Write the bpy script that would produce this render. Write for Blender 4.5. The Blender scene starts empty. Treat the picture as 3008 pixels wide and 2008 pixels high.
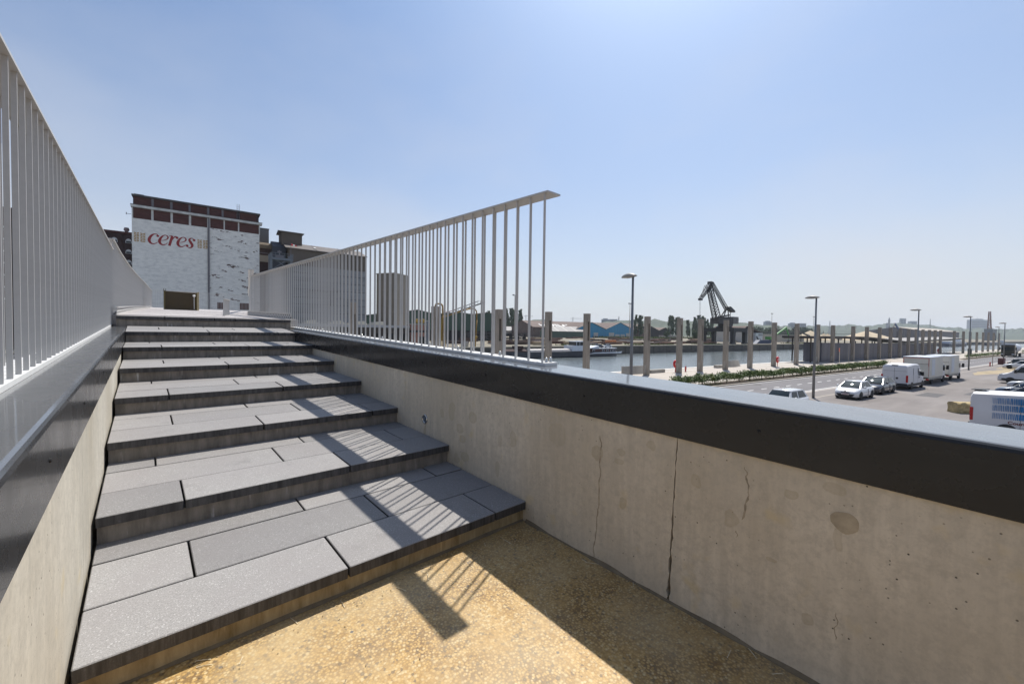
import bpy, bmesh, math, random
from math import radians as R_, sin, cos, pi, sqrt
from mathutils import Vector, Matrix
random.seed(7)
SC = bpy.context.scene
COL = SC.collection
# ------------------------------------------------------------------ camera
EYE = 5.2                                   # eye height above the street, metres
def cam_axes(p, r, yaw):
    F = Vector((sin(yaw)*cos(p), cos(yaw)*cos(p), -sin(p)))
    R = Vector((cos(yaw), -sin(yaw), 0)); U = R.cross(F)
    R2 = R*cos(r) + U*sin(r); return F, R2, R2.cross(F)
FWD, RGT, UPV = cam_axes(0.02514, 0.0135, 0.73336)
cd = bpy.data.cameras.new('camera'); cam = bpy.data.objects.new('camera', cd); COL.objects.link(cam)
cd.sensor_width = 36; cd.lens = 36*1200/3008; cd.clip_start = .05; cd.clip_end = 30000
m = Matrix((RGT, UPV, -FWD)).transposed().to_4x4(); m.translation = Vector((0, 0, EYE)); cam.matrix_world = m
SC.camera = cam
# ------------------------------------------------------------------ light
SUN_EL, SUN_AZ = R_(60.3), R_(64.7)          # azimuth from +Y towards +X
w = bpy.data.worlds.new('World'); SC.world = w; w.use_nodes = True
nt = w.node_tree; nt.nodes.clear()
def WN(t, **k):
    n = nt.nodes.new(t)
    for a, b in k.items(): setattr(n, a, b)
    return n
out = WN('ShaderNodeOutputWorld'); bg = WN('ShaderNodeBackground')
sky = WN('ShaderNodeTexSky', sky_type='NISHITA', sun_disc=False, sun_elevation=SUN_EL, sun_rotation=SUN_AZ,
         altitude=30, air_density=1.0, dust_density=1.7, ozone_density=1.3)
bg.inputs['Strength'].default_value = 0.092
# thin high cloud, whiter towards the horizon
tc = WN('ShaderNodeTexCoord'); mp = WN('ShaderNodeMapping'); mp.inputs['Scale'].default_value = (1.5, 1.5, 3.2)
nz = WN('ShaderNodeTexNoise'); nz.inputs['Scale'].default_value = 1.3; nz.inputs['Detail'].default_value = 6; nz.inputs['Roughness'].default_value = .48
rp = WN('ShaderNodeValToRGB'); rp.color_ramp.elements[0].position = .44; rp.color_ramp.elements[0].color = (0, 0, 0, 1)
rp.color_ramp.elements[1].position = .78; rp.color_ramp.elements[1].color = (.26, .26, .26, 1)
mx = WN('ShaderNodeMix', data_type='RGBA'); mx.inputs[7].default_value = (6.0, 6.05, 6.35, 1)
L = nt.links.new
L(tc.outputs['Generated'], mp.inputs['Vector']); L(mp.outputs[0], nz.inputs['Vector']); L(nz.outputs['Fac'], rp.inputs[0])
# pale summer haze veil: thickest at the horizon, the same all round
sp = WN('ShaderNodeSeparateXYZ'); L(tc.outputs['Generated'], sp.inputs[0])
vr = WN('ShaderNodeValToRGB'); ve = vr.color_ramp.elements; ve[0].position = 0.; ve[0].color = (.86,)*3+(1,); ve[1].position = .62; ve[1].color = (.0,)*3+(1,)
for p_, c_ in ((.07, .72), (.18, .50), (.34, .25)):
    e_ = ve.new(p_); e_.color = (c_,)*3+(1,)
L(sp.outputs[2], vr.inputs[0])
ad = WN('ShaderNodeMath', operation='ADD', use_clamp=True); L(vr.outputs[0], ad.inputs[0]); L(rp.outputs[0], ad.inputs[1])
L(ad.outputs[0], mx.inputs[0]); tn = WN('ShaderNodeMix', data_type='RGBA', blend_type='MULTIPLY'); tn.inputs[0].default_value = 1; tn.inputs[7].default_value = (.80, .97, 1.12, 1); L(sky.outputs[0], tn.inputs[6]); L(tn.outputs[2], mx.inputs[6]); L(mx.outputs[2], bg.inputs['Color']); L(bg.outputs[0], out.inputs['Surface'])
sd = bpy.data.lights.new('sun', 'SUN'); sd.energy = 4.2; sd.angle = R_(.53); sd.color = (1, .955, .88)
sun = bpy.data.objects.new('sun', sd); COL.objects.link(sun)
SUND = Vector((sin(SUN_AZ)*cos(SUN_EL), cos(SUN_AZ)*cos(SUN_EL), sin(SUN_EL)))
sun.rotation_euler = SUND.to_track_quat('Z', 'Y').to_euler(); sun.location = (20, 10, 60)
SC.render.engine = 'CYCLES'; SC.cycles.max_bounces = 4; SC.cycles.transparent_max_bounces = 8; SC.cycles.volume_bounces = 0
SC.view_settings.view_transform = 'Standard'; SC.view_settings.look = 'None'; SC.view_settings.exposure = .42; SC.view_settings.gamma = 1
SC.render.resolution_x = 1024; SC.render.resolution_y = 683
# ------------------------------------------------------------------ helpers
def tag(o, label=None, cat=None, group=None, kind=None):
    if label: o['label'] = label
    if cat: o['category'] = cat
    if group: o['group'] = group
    if kind: o['kind'] = kind
    return o
def thing(name, label, cat, loc=(0, 0, 0), rz=0, group=None):
    o = bpy.data.objects.new(name, None); COL.objects.link(o); o.location = loc; o.rotation_euler = (0, 0, rz)
    o.empty_display_size = .3
    return tag(o, label, cat, group)
class MB:
    """collects faces, builds ONE mesh object"""
    def __init__(s): s.v = []; s.f = []; s.mi = []; s.m = 0; s.sm = []; s.smooth = False
    def add(s, vs, fs):
        b = len(s.v); s.v += [tuple(p) for p in vs]
        for f in fs: s.f.append([i+b for i in f]); s.mi.append(s.m); s.sm.append(s.smooth)
        return s
    def hexa(s, p):   # 4 bottom ccw, 4 top
        return s.add(p, [(3, 2, 1, 0), (4, 5, 6, 7), (0, 1, 5, 4), (1, 2, 6, 5), (2, 3, 7, 6), (3, 0, 4, 7)])
    def box(s, x0, x1, y0, y1, z0, z1):
        return s.hexa([(x0, y0, z0), (x1, y0, z0), (x1, y1, z0), (x0, y1, z0), (x0, y0, z1), (x1, y0, z1), (x1, y1, z1), (x0, y1, z1)])
    def cbox(s, x0, x1, y0, y1, z0, z1, c):   # chamfered on top and upright edges
        def ring(i, z, k): return [(x0+i+k, y0+i, z), (x1-i-k, y0+i, z), (x1-i, y0+i+k, z), (x1-i, y1-i-k, z), (x1-i-k, y1-i, z), (x0+i+k, y1-i, z), (x0+i, y1-i-k, z), (x0+i, y0+i+k, z)]
        r = [ring(0, z0, c), ring(0, z1-c, c), ring(c, z1, c*.4)]
        return s.loft(r, True, True)
    def loft(s, rings, cap0=False, cap1=False, closed=True):
        n = len(rings[0]); vs = [p for r in rings for p in r]; fs = []
        for i in range(len(rings)-1):
            for j in range(n if closed else n-1):
                a = i*n+j; b = i*n+(j+1) % n; fs.append((a, b, b+n, a+n))
        if cap0: fs.append(tuple(range(n-1, -1, -1)))
        if cap1: fs.append(tuple(range((len(rings)-1)*n, len(rings)*n)))
        return s.add(vs, fs)
    def prism(s, poly, axis, a, b):   # poly in the two other axes, extruded along axis
        def P(q, t): return {'x': (t, q[0], q[1]), 'y': (q[0], t, q[1]), 'z': (q[0], q[1], t)}[axis]
        return s.loft([[P(q, a) for q in poly], [P(q, b) for q in poly]], True, True)
    def tube(s, p0, p1, r0, r1=None, n=8, cap=True):
        r1 = r0 if r1 is None else r1; p0 = Vector(p0); p1 = Vector(p1); d = (p1-p0).normalized()
        a = d.orthogonal().normalized(); b = d.cross(a)
        return s.loft([[p0+(a*cos(2*pi*i/n)+b*sin(2*pi*i/n))*r0 for i in range(n)], [p1+(a*cos(2*pi*i/n)+b*sin(2*pi*i/n))*r1 for i in range(n)]], cap, cap)
    def path(s, pts, r, n=8):
        for i in range(len(pts)-1): s.tube(pts[i], pts[i+1], r, r, n)
        return s
    def bar(s, p0, p1, w, h, up=(0, 0, 1)):   # rectangular bar
        p0 = Vector(p0); p1 = Vector(p1); d = (p1-p0).normalized(); a = d.cross(Vector(up))
        if a.length < 1e-4: a = d.orthogonal()
        a.normalize(); b = a.cross(d)
        q = [a*w/2-b*h/2, -a*w/2-b*h/2, -a*w/2+b*h/2, a*w/2+b*h/2]
        return s.loft([[p0+k for k in q], [p1+k for k in q]], True, True)
    def lathe(s, prof, n=16, c=(0, 0, 0), axis='z'):   # prof: (r, z)
        def P(r, a, z):
            x, y = r*cos(a), r*sin(a)
            v = {'z': (x, y, z), 'y': (x, -z, y), 'x': (z, x, y)}[axis]
            return (v[0]+c[0], v[1]+c[1], v[2]+c[2])
        return s.loft([[P(r, 2*pi*i/n, z) for i in range(n)] for r, z in prof], True, True)
    def build(s, name, mats, parent=None, loc=None):
        me = bpy.data.meshes.new(name); me.from_pydata(s.v, [], s.f)
        mats = mats if isinstance(mats, (list, tuple)) else [mats]
        for q in mats: me.materials.append(q)
        for i, p in enumerate(me.polygons): p.material_index = s.mi[i]; p.use_smooth = s.sm[i]
        bm = bmesh.new(); bm.from_mesh(me); bmesh.ops.recalc_face_normals(bm, faces=bm.faces); bm.to_mesh(me); bm.free()
        o = bpy.data.objects.new(name, me); COL.objects.link(o)
        if parent: o.parent = parent
        if loc: o.location = loc
        return o
def inst(src, parent=None, loc=None, rz=None, name=None):   # one more object that shares the mesh
    o = src.copy(); COL.objects.link(o)
    if parent: o.parent = parent
    if loc: o.location = loc
    if rz is not None: o.rotation_euler = (0, 0, rz)
    return o
def copy_tree(o, parent=None):
    c = o.copy(); COL.objects.link(c)
    if parent: c.parent = parent
    for ch in [x for x in KIDS(o)]: copy_tree(ch, c)
    return c
def KIDS(o): return [x for x in bpy.data.objects if x.parent == o]
def struct(name, mb, mat, label=None):
    o = mb.build(name, mat); o['kind'] = 'structure'
    if label: o['label'] = label
    return o
# street frame: s along the road, n across it towards the canal
AL = R_(9.4); RZ = -AL
def S(s, n, z=0): return Vector((s*cos(AL)+n*sin(AL), -s*sin(AL)+n*cos(AL), z))
# ------------------------------------------------------------------ materials
def mat(name, col, rough=.7, metal=0., var=.0, scale=5., bump=0., bscale=None, spec=.5, stretch=None, col2=None, coords='Object', emit=None):
    m = bpy.data.materials.new(name); m.use_nodes = True; t = m.node_tree; b = t.nodes['Principled BSDF']
    b.inputs['Base Color'].default_value = (*col, 1); b.inputs['Roughness'].default_value = rough; b.inputs['Metallic'].default_value = metal
    b.inputs['Specular IOR Level'].default_value = spec
    if var or bump or col2:
        c = t.nodes.new('ShaderNodeTexCoord'); mp = t.nodes.new('ShaderNodeMapping')
        if stretch: mp.inputs['Scale'].default_value = stretch
        t.links.new(c.outputs[coords], mp.inputs[0])
        n = t.nodes.new('ShaderNodeTexNoise'); n.inputs['Scale'].default_value = scale; n.inputs['Detail'].default_value = 6; n.inputs['Roughness'].default_value = .65
        t.links.new(mp.outputs[0], n.inputs['Vector'])
        if var or col2:
            r = t.nodes.new('ShaderNodeValToRGB'); r.color_ramp.elements[0].position = .3; r.color_ramp.elements[1].position = .7
            a = col if col2 else tuple(x*(1-var) for x in col); bb = col2 if col2 else tuple(min(1, x*(1+var)) for x in col)
            r.color_ramp.elements[0].color = (*a, 1); r.color_ramp.elements[1].color = (*bb, 1)
            t.links.new(n.outputs['Fac'], r.inputs[0]); t.links.new(r.outputs[0], b.inputs['Base Color'])
        if bump:
            k = t.nodes.new('ShaderNodeBump'); k.inputs['Strength'].default_value = bump; k.inputs['Distance'].default_value = .02
            if bscale:
                n2 = t.nodes.new('ShaderNodeTexNoise'); n2.inputs['Scale'].default_value = bscale; n2.inputs['Detail'].default_value = 4
                t.links.new(mp.outputs[0], n2.inputs['Vector']); t.links.new(n2.outputs['Fac'], k.inputs['Height'])
            else: t.links.new(n.outputs['Fac'], k.inputs['Height'])
            t.links.new(k.outputs[0], b.inputs['Normal'])
    return m
class NB:
    """small node-graph builder on a material"""
    def __init__(s, name, rough=.8):
        s.m = bpy.data.materials.new(name); s.m.use_nodes = True; s.t = s.m.node_tree; s.b = s.t.nodes['Principled BSDF']; s.b.inputs['Roughness'].default_value = rough
        s.c = s.t.nodes.new('ShaderNodeTexCoord')
    def vec(s, scale=(1, 1, 1), loc=(0, 0, 0), kind='Object'):
        q = s.t.nodes.new('ShaderNodeMapping'); q.inputs['Scale'].default_value = scale; q.inputs['Location'].default_value = loc
        s.t.links.new(s.c.outputs[kind], q.inputs[0]); return q.outputs[0]
    def noise(s, v, scale, detail=5, rough=.6, dist=0):
        n = s.t.nodes.new('ShaderNodeTexNoise'); n.inputs['Scale'].default_value = scale; n.inputs['Detail'].default_value = detail; n.inputs['Roughness'].default_value = rough; n.inputs['Distortion'].default_value = dist
        s.t.links.new(v, n.inputs['Vector']); return n.outputs['Fac']
    def vor(s, v, scale, out='Distance', feature='F1', rnd=1):
        n = s.t.nodes.new('ShaderNodeTexVoronoi'); n.feature = feature; n.inputs['Scale'].default_value = scale; n.inputs['Randomness'].default_value = rnd
        s.t.links.new(v, n.inputs['Vector']); return n.outputs[out]
    def ramp(s, f, stops):
        r = s.t.nodes.new('ShaderNodeValToRGB'); e = r.color_ramp.elements
        while len(e) < len(stops): e.new(.5)
        for i, (p, c) in enumerate(stops):
            e[i].position = p; e[i].color = (*c, 1) if isinstance(c, tuple) else (c, c, c, 1)
        s.t.links.new(f, r.inputs[0]); return r.outputs[0]
    def mix(s, f, a, b, mode='MIX'):
        x = s.t.nodes.new('ShaderNodeMix'); x.data_type = 'RGBA'; x.blend_type = mode
        for i, q in ((0, f), (6, a), (7, b)):
            if isinstance(q, (int, float)) and i == 0: x.inputs[0].default_value = q
            elif isinstance(q, tuple): x.inputs[i].default_value = (*q, 1)
            else: s.t.links.new(q, x.inputs[i])
        return x.outputs[2]
    def math(s, op, a, b=0):
        x = s.t.nodes.new('ShaderNodeMath'); x.operation = op
        for i, q in ((0, a), (1, b)):
            if isinstance(q, (int, float)): x.inputs[i].default_value = q
            else: s.t.links.new(q, x.inputs[i])
        return x.outputs[0]
    def sep(s, v, ax):
        x = s.t.nodes.new('ShaderNodeSeparateXYZ'); s.t.links.new(v, x.inputs[0]); return x.outputs[ax]
    def color(s, c): s.t.links.new(c, s.b.inputs['Base Color']); return s
    def rough(s, c): s.t.links.new(c, s.b.inputs['Roughness']); return s
    def bump(s, h, strength=.3, dist=.01):
        k = s.t.nodes.new('ShaderNodeBump'); k.inputs['Strength'].default_value = strength; k.inputs['Distance'].default_value = dist
        s.t.links.new(h, k.inputs['Height']); s.t.links.new(k.outputs[0], s.b.inputs['Normal']); return s
# ================================================================== the raised stair, its walls and railings
Z = EYE                                     # near numbers are taken from the eye; Z lifts them to street level
XL, XR = -.204, 2.211
ST_Y0, ST_D, ST_Z0, ST_S = 2.2636, 1.085, -1.3219, .0355
COPZ = lambda y: -.3632+.0366*y            # top of the copings
FLZ = lambda y: -1.5664+.037*y             # resin floor
DKZ = lambda y: .19+.0395*(y-9.86)         # upper deck
def babs(mb, name, m, parent):              # mesh given in eye-relative coordinates, parented to an unrotated thing
    ox, oy, oz = parent.location
    mb.v = [(x-ox, y-oy, z+Z-oz) for x, y, z in mb.v]
    return mb.build(name, m, parent)
# ---- materials
def stain_mat(name, base, dark, stains, streak=(9, 9, .8), rough=.75):
    g = NB(name, rough)
    v = g.vec()
    st = g.noise(g.vec(streak), 2.2, 6, .6); big = g.noise(v, 1.1, 4, .5); fine = g.noise(v, 26, 6, .75)
    c = g.mix(g.ramp(st, [(.3, 0.), (.72, 1.)]), tuple(x*.84 for x in base), tuple(min(1, x*1.1) for x in base))
    c = g.mix(g.ramp(big, [(.34, .5), (.62, 0.)]), c, dark)
    c = g.mix(g.ramp(fine, [(.36, .5), (.56, 0.)]), c, tuple(x*.6 for x in base))
    # small blow-holes
    pit = g.ramp(g.vor(v, 23), [(.06, 1.), (.1, 0.)]); gate = g.ramp(g.noise(v, 3.1, 2), [(.40, 0.), (.55, 1.)])
    pm = g.math('MULTIPLY', pit, gate); c = g.mix(pm, c, (.05, .045, .035))
    # yellowish blotches
    yb = g.ramp(g.noise(g.vec((1, 1, 1), (3, 5, 1)), 5.5, 3, .55), [(.63, 0.), (.74, .5)]); c = g.mix(yb, c, (base[0]*.92, base[1]*.82, base[2]*.55))
    hh = g.sep(g.vec(), 2); dm = g.ramp(g.noise(g.vec((1, 14, .5), (0, 2, 0)), 1., 4, .6), [(.55, 0.), (.75, 1.)])
    tp = g.ramp(g.math('SUBTRACT', hh, Z-.95), [(.0, 0.), (.45, .55)]); c = g.mix(g.math('MULTIPLY', dm, tp), c, tuple(x*.62 for x in base))
    lo = g.ramp(g.noise(g.vec((1, 3, 2)), 1.3, 6, .7), [(.48, 0.), (.7, .5)]); c = g.mix(lo, c, tuple(x*.78 for x in base))
    if stains:
        wob = g.t.nodes.new('ShaderNodeTexNoise'); wob.inputs['Scale'].default_value = 9; g.t.links.new(v, wob.inputs['Vector'])
        sc = g.t.nodes.new('ShaderNodeVectorMath'); sc.operation = 'MULTIPLY_ADD'; g.t.links.new(wob.outputs['Color'], sc.inputs[0]); sc.inputs[1].default_value = (.075,)*3; g.t.links.new(v, sc.inputs[2])
        acc = None
        for (y, z, a, b, k) in stains:
            mpn = g.t.nodes.new('ShaderNodeMapping'); mpn.vector_type = 'POINT'
            mpn.inputs['Scale'].default_value = (0, 1/a, 1/b); mpn.inputs['Location'].default_value = (0, -(y+.037)/a, -(z+.037)/b)
            g.t.links.new(sc.outputs[0], mpn.inputs[0])
            ln = g.t.nodes.new('ShaderNodeVectorMath'); ln.operation = 'LENGTH'; g.t.links.new(mpn.outputs[0], ln.inputs[0])
            r = g.math('MULTIPLY', g.ramp(ln.outputs['Value'], [(.45, .8), (.86, 1.), (1.02, 0.)]), k*.9)
            acc = r if acc is None else g.math('MAXIMUM', acc, r)
        c = g.mix(acc, c, dark)
    g.color(c); g.bump(g.math('SUBTRACT', fine, g.math('MULTIPLY', pm, 3.)), .25, .004)
    return g.m
WALL_STAINS = [(2.97, -.78, .075, .06, .55), (3.31, -.78, .06, .1, .5), (3.48, -.82, .045, .05, .5), (3.17, -.92, .05, .045, .55), (3.13, -1.01, .05, .045, .55), (3.08, -1.17, .07, .05, .55),
 (3.23, -1.21, .05, .05, .5), (2.43, -.87, .04, .07, .5), (2.59, -.92, .035, .06, .4), (2.62, -1.16, .035, .07, .5), (1.95, -.74, .09, .09, .3), (1.6, -.79, .05, .05, .6), (1.41, -.74, .035, .028, .5),
 (1.435, -.8, .032, .026, .5), (1.4, -1.064, .03, .04, .55), (1.222, -.653, .03, .035, .5), (.945, -.785, .03, .04, .5), (.775, -.94, .035, .05, .5), (.51, -.72, .025, .025, .55), (.37, -.656, .04, .03, .45),
 (.45, -1.284, .025, .03, .5), (.33, -.87, .02, .06, .4), (3.815, -1.1, .03, .12, .85), (.58, -1.056, .03, .012, .6)]
WSTAIN = [(y-3, z+Z, a, b, k) for y, z, a, b, k in WALL_STAINS]
M_wallR = stain_mat('fairfaced_concrete', (.60, .54, .44), (.36, .30, .205), WSTAIN)
M_wallL = stain_mat('fairfaced_concrete_pale', (.55, .51, .43), (.30, .25, .17), None, (6, 6, .5))
M_riser = stain_mat('riser_concrete', (.36, .29, .19), (.17, .13, .075), None, (7, 7, 1.2))
def riser_lime(nm='riser_concrete_limed', ca=(.14, .12, .10), cb=(.30, .265, .225), cc=(.5, .48, .45)):   # damp concrete with runs of lime below the slab joints
    g = NB(nm, .8); v = g.vec()
    a = g.noise(g.vec((7, 7, 1.4)), 2.4, 6, .65); b = g.noise(v, 3.2, 5, .6)
    c = g.mix(g.ramp(a, [(.32, 0.), (.7, 1.)]), ca, cb)
    run = g.math('MULTIPLY', g.ramp(g.noise(g.vec((11, 1, 1.1)), 1.7, 3, .55), [(.62, 0.), (.7, 1.)]), g.ramp(b, [(.42, 0.), (.6, 1.)]))
    c = g.mix(run, c, cc); g.color(c).bump(a, .3, .006); return g.m
M_lime = riser_lime(); M_riser = riser_lime('riser_concrete_bounce_tinted', (.19, .135, .06), (.42, .335, .20), (.46, .36, .2))  # first riser: stains, plus yellow light bounced off the floor painted in
def slab_mat():
    g = NB('exposed_concrete_slab', .62); v = g.vec()
    f = g.noise(v, 170, 3, .7); b = g.noise(v, 2.3, 5, .6); sp = g.vor(v, 210, 'Color')
    c = g.mix(g.ramp(f, [(.32, 0.), (.68, 1.)]), (.178, .170, .165), (.318, .306, .297))
    c = g.mix(g.ramp(g.sep(sp, 0), [(.955, 0.), (.98, .45)]), c, (.6, .58, .58))
    c = g.mix(g.ramp(b, [(.36, .45), (.6, 0.)]), c, (.225, .208, .205))
    oi = g.t.nodes.new('ShaderNodeObjectInfo'); c = g.mix(1., c, g.ramp(oi.outputs['Random'], [(0., (.82, .82, .82)), (.5, (1., .99, .98)), (1., (1.12, 1.12, 1.11))]), 'MULTIPLY')
    c = g.mix(g.ramp(g.noise(g.vec((1, 1, 1), (4, 9, 0)), 4.3, 6, .7), [(.58, 0.), (.74, .4)]), c, (.13, .12, .115))
    # upright faces painted darker for their shade, streaked with damp and dirt
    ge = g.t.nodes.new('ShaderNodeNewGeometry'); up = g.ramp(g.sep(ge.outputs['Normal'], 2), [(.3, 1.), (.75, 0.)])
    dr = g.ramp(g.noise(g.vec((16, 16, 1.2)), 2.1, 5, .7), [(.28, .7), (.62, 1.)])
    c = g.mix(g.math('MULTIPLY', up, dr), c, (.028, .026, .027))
    g.color(c).bump(f, .35, .003); return g.m
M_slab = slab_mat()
def resin_mat():
    g = NB('yellow_resin_aggregate', .55); v = g.vec()
    e = g.vor(v, 80, 'Color'); dd = g.vor(v, 80, 'Distance'); big = g.noise(v, 1.6, 5, .6); mid = g.noise(v, 7, 4, .6)
    c = g.ramp(g.sep(e, 0), [(0., (.34, .20, .06)), (.35, (.445, .28, .092)), (.7, (.50, .33, .125)), (1., (.55, .42, .22))])
    pt = g.ramp(g.noise(g.vec((1, 1, 1), (1, 5, 2)), 3.4, 5, .65), [(.42, .35), (.62, 1.)]); c = g.mix(g.math('MULTIPLY', pt, g.ramp(dd, [(.36, 0.), (.62, .95)])), c, (.19, .11, .04))  # shade in the crevices between stones painted in, patchily
    c = g.mix(g.ramp(g.sep(e, 1), [(.93, 0.), (.95, .8)]), c, (.13, .09, .05))
    e2 = g.vor(v, 31, 'Color'); c = g.mix(g.math('MULTIPLY', g.ramp(g.sep(e2, 2), [(.975, 0.), (.985, 1.)]), g.ramp(g.vor(v, 31), [(.2, 1.), (.32, 0.)])), c, (.07, .07, .075))
    c = g.mix(g.ramp(big, [(.36, .45), (.6, 0.)]), c, (.45, .36, .22)); c = g.mix(g.ramp(g.noise(g.vec((1, 1, 1), (7, 2, 0)), 2.7, 5, .65), [(.56, 0.), (.72, .4)]), c, (.40, .245, .085)); c = g.mix(g.ramp(mid, [(.5, 0.), (.75, .4)]), c, (.5, .32, .12))
    g.color(c).bump(dd, -.9, .012); return g.m
M_resin = resin_mat()
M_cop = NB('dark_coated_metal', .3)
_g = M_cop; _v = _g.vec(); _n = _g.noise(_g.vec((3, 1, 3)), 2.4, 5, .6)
_ge = _g.t.nodes.new('ShaderNodeNewGeometry'); _up = _g.ramp(_g.sep(_ge.outputs['Normal'], 2), [(.55, 0.), (.95, 1.)])   # level face painted paler, standing in for sky sheen
_sheen = _g.math('MULTIPLY', _up, _g.ramp(_g.noise(_g.vec((5, 1.2, 5)), 1.6, 6, .65), [(.25, .7), (.7, 1.)]))
_g.color(_g.mix(_sheen, _g.mix(_g.ramp(_n, [(.35, 0.), (.7, 1.)]), (.011, .012, .0145), (.016, .0172, .0200)), (.112, .112, .110)))
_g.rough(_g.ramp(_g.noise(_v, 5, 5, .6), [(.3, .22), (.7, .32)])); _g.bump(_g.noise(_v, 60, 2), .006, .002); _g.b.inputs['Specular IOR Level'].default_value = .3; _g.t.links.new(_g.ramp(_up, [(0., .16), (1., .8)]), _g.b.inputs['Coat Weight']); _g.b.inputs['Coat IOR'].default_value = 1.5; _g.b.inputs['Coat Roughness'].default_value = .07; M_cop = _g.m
M_rail = mat('pale_painted_steel', (.46, .45, .435), .45, 0, .06, 14)
M_plate = mat('white_base_plate', (.66, .655, .64), .45, 0, .06, 20)
M_joint = mat('joint_dirt', (.06, .048, .032), .95, 0, .4, 30)
M_steel = mat('stainless_steel', (.6, .59, .56), .22, 1.)
M_dark = mat('dark_void', (.012, .012, .013), .9)
M_grout = mat('grey_mortar', (.17, .135, .085), .85, 0, .25, 12, .3)
M_deck = mat('pale_deck_boards', (.43, .40, .385), .7, 0, .12, 3, .0, stretch=(.5, 6, 1))
# ---- resin floor
mb = MB(); mb.hexa([(XL-.031, -5, FLZ(-5)-.2), (XR, -5, FLZ(-5)-.2), (XR, 2.35, FLZ(2.35)-.2), (XL-.031, 2.35, FLZ(2.35)-.2), (XL-.031, -5, FLZ(-5)), (XR, -5, FLZ(-5)), (XR, 2.35, FLZ(2.35)), (XL-.031, 2.35, FLZ(2.35))])
mb.v = [(x, y, z+Z) for x, y, z in mb.v]; struct('path', mb, M_resin, 'yellow exposed-aggregate landing at the foot of the stair')
# ---- stair
stair = thing('staircase', 'low broad outdoor staircase of grey concrete slabs climbing between two parapet walls', 'staircase', (1, ST_Y0, Z+ST_Z0-.17))
rise = .17+ST_S*(ST_D-.0255)
TH = .060; GAP = .011
def tread(i):
    y0 = ST_Y0+i*ST_D; z0 = ST_Z0+i*rise
    return y0, z0
def zt(i, y):
    y0, z0 = tread(i); k = ST_S if i < 6 else ST_S+.045
    return z0+k*(y-y0)
cuts = [[(.84, 1.90), (.19, 1.27), (.845, 1.93)], [(.187, 1.25), (.857, 1.935), (.06, 1.134)]]
for i in range(7):
    y0, z0 = tread(i); yb = y0+ST_D+.05
    rows = [(0, .415), (.415, .86), (.86, ST_D+.03)]
    for r, (a, b) in enumerate(rows):
        xs = [XL-.014]+list(cuts[i % 2][r])+[XR-.004]
        for k in range(len(xs)-1):
            x0 = xs[k]+(GAP/2 if k else 0); x1 = xs[k+1]-(GAP/2 if k < len(xs)-2 else 0)
            ya = y0+a+(GAP/2 if r else 0); yc = y0+b-(GAP/2 if r < 2 else 0)
            jz = random.uniform(-.0016, .0016); jy = random.uniform(-.002, .002)
            mb = MB(); mb.cbox(x0, x1, ya+jy, yc+jy, -TH, 0, .004)
            mb.v = [(x, y, z+zt(i, y)+jz) for x, y, z in mb.v]
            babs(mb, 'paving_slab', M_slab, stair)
    yf = y0+.032; zb = (FLZ(2.3) if i == 0 else zt(i-1, y0))-.12
    mb = MB(); mb.hexa([(XL-.01, yf, zb), (XR, yf, zb), (XR, yb, zb), (XL-.01, yb, zb), (XL-.01, yf, zt(i, yf)-TH-.003), (XR, yf, zt(i, yf)-TH-.003), (XR, yb, zt(i, yb)-TH-.003), (XL-.01, yb, zt(i, yb)-TH-.003)])
    o = babs(mb, 'riser', M_riser if i == 0 else M_lime, stair)
# top step: the edge of the deck
ytop = 9.86
for k, (x0, x1) in enumerate([(-.36, .28), (.292, 1.02), (1.032, 1.36), (1.372, 2.38)]):
    mb = MB(); mb.cbox(x0, x1, ytop, ytop+.42, -TH, 0, .004); mb.v = [(x, y, z+DKZ(y)) for x, y, z in mb.v]; babs(mb, 'paving_slab', M_slab, stair)
mb = MB(); mb.box(-.36, 2.38, ytop+.03, ytop+.5, -.2, DKZ(ytop)-TH-.003); babs(mb, 'riser', M_lime, stair)
# mortar fillets where floor meets riser and wall
mb = MB(); n = 90
for k in range(n):
    a, b = -5+7.26*k/n, -5+7.26*(k+1)/n
    w0, w1 = [.006+.010*abs(sin(5*q)+.5*sin(13*q+1)) for q in (a, b)]
    mb.add([(XR, a, FLZ(a)+w0*1.2), (XR-w0, a, FLZ(a)+.001), (XR-w1, b, FLZ(b)+.001), (XR, b, FLZ(b)+w1*1.2), (XR, a, FLZ(a)-.02), (XR, b, FLZ(b)-.02)], [(0, 1, 2, 3), (1, 4, 5, 2), (0, 4, 1), (3, 2, 5)])
for k in range(14):
    a, b = XL+2.41*k/14, XL+2.41*(k+1)/14; y = ST_Y0+.032
    w0, w1 = [.007+.010*abs(sin(4*q)+.5*sin(11*q+1)) for q in (a, b)]; z = FLZ(y)
    mb.add([(a, y, z+w0), (a, y-w0, z+.001), (b, y-w1, z+.001), (b, y, z+w1)], [(0, 1, 2, 3)])
babs(mb, 'mortar_fillet', M_grout, stair)
mb = MB(); rg = random.Random(21)      # straws and grit blown into the corners of the landing
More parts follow.
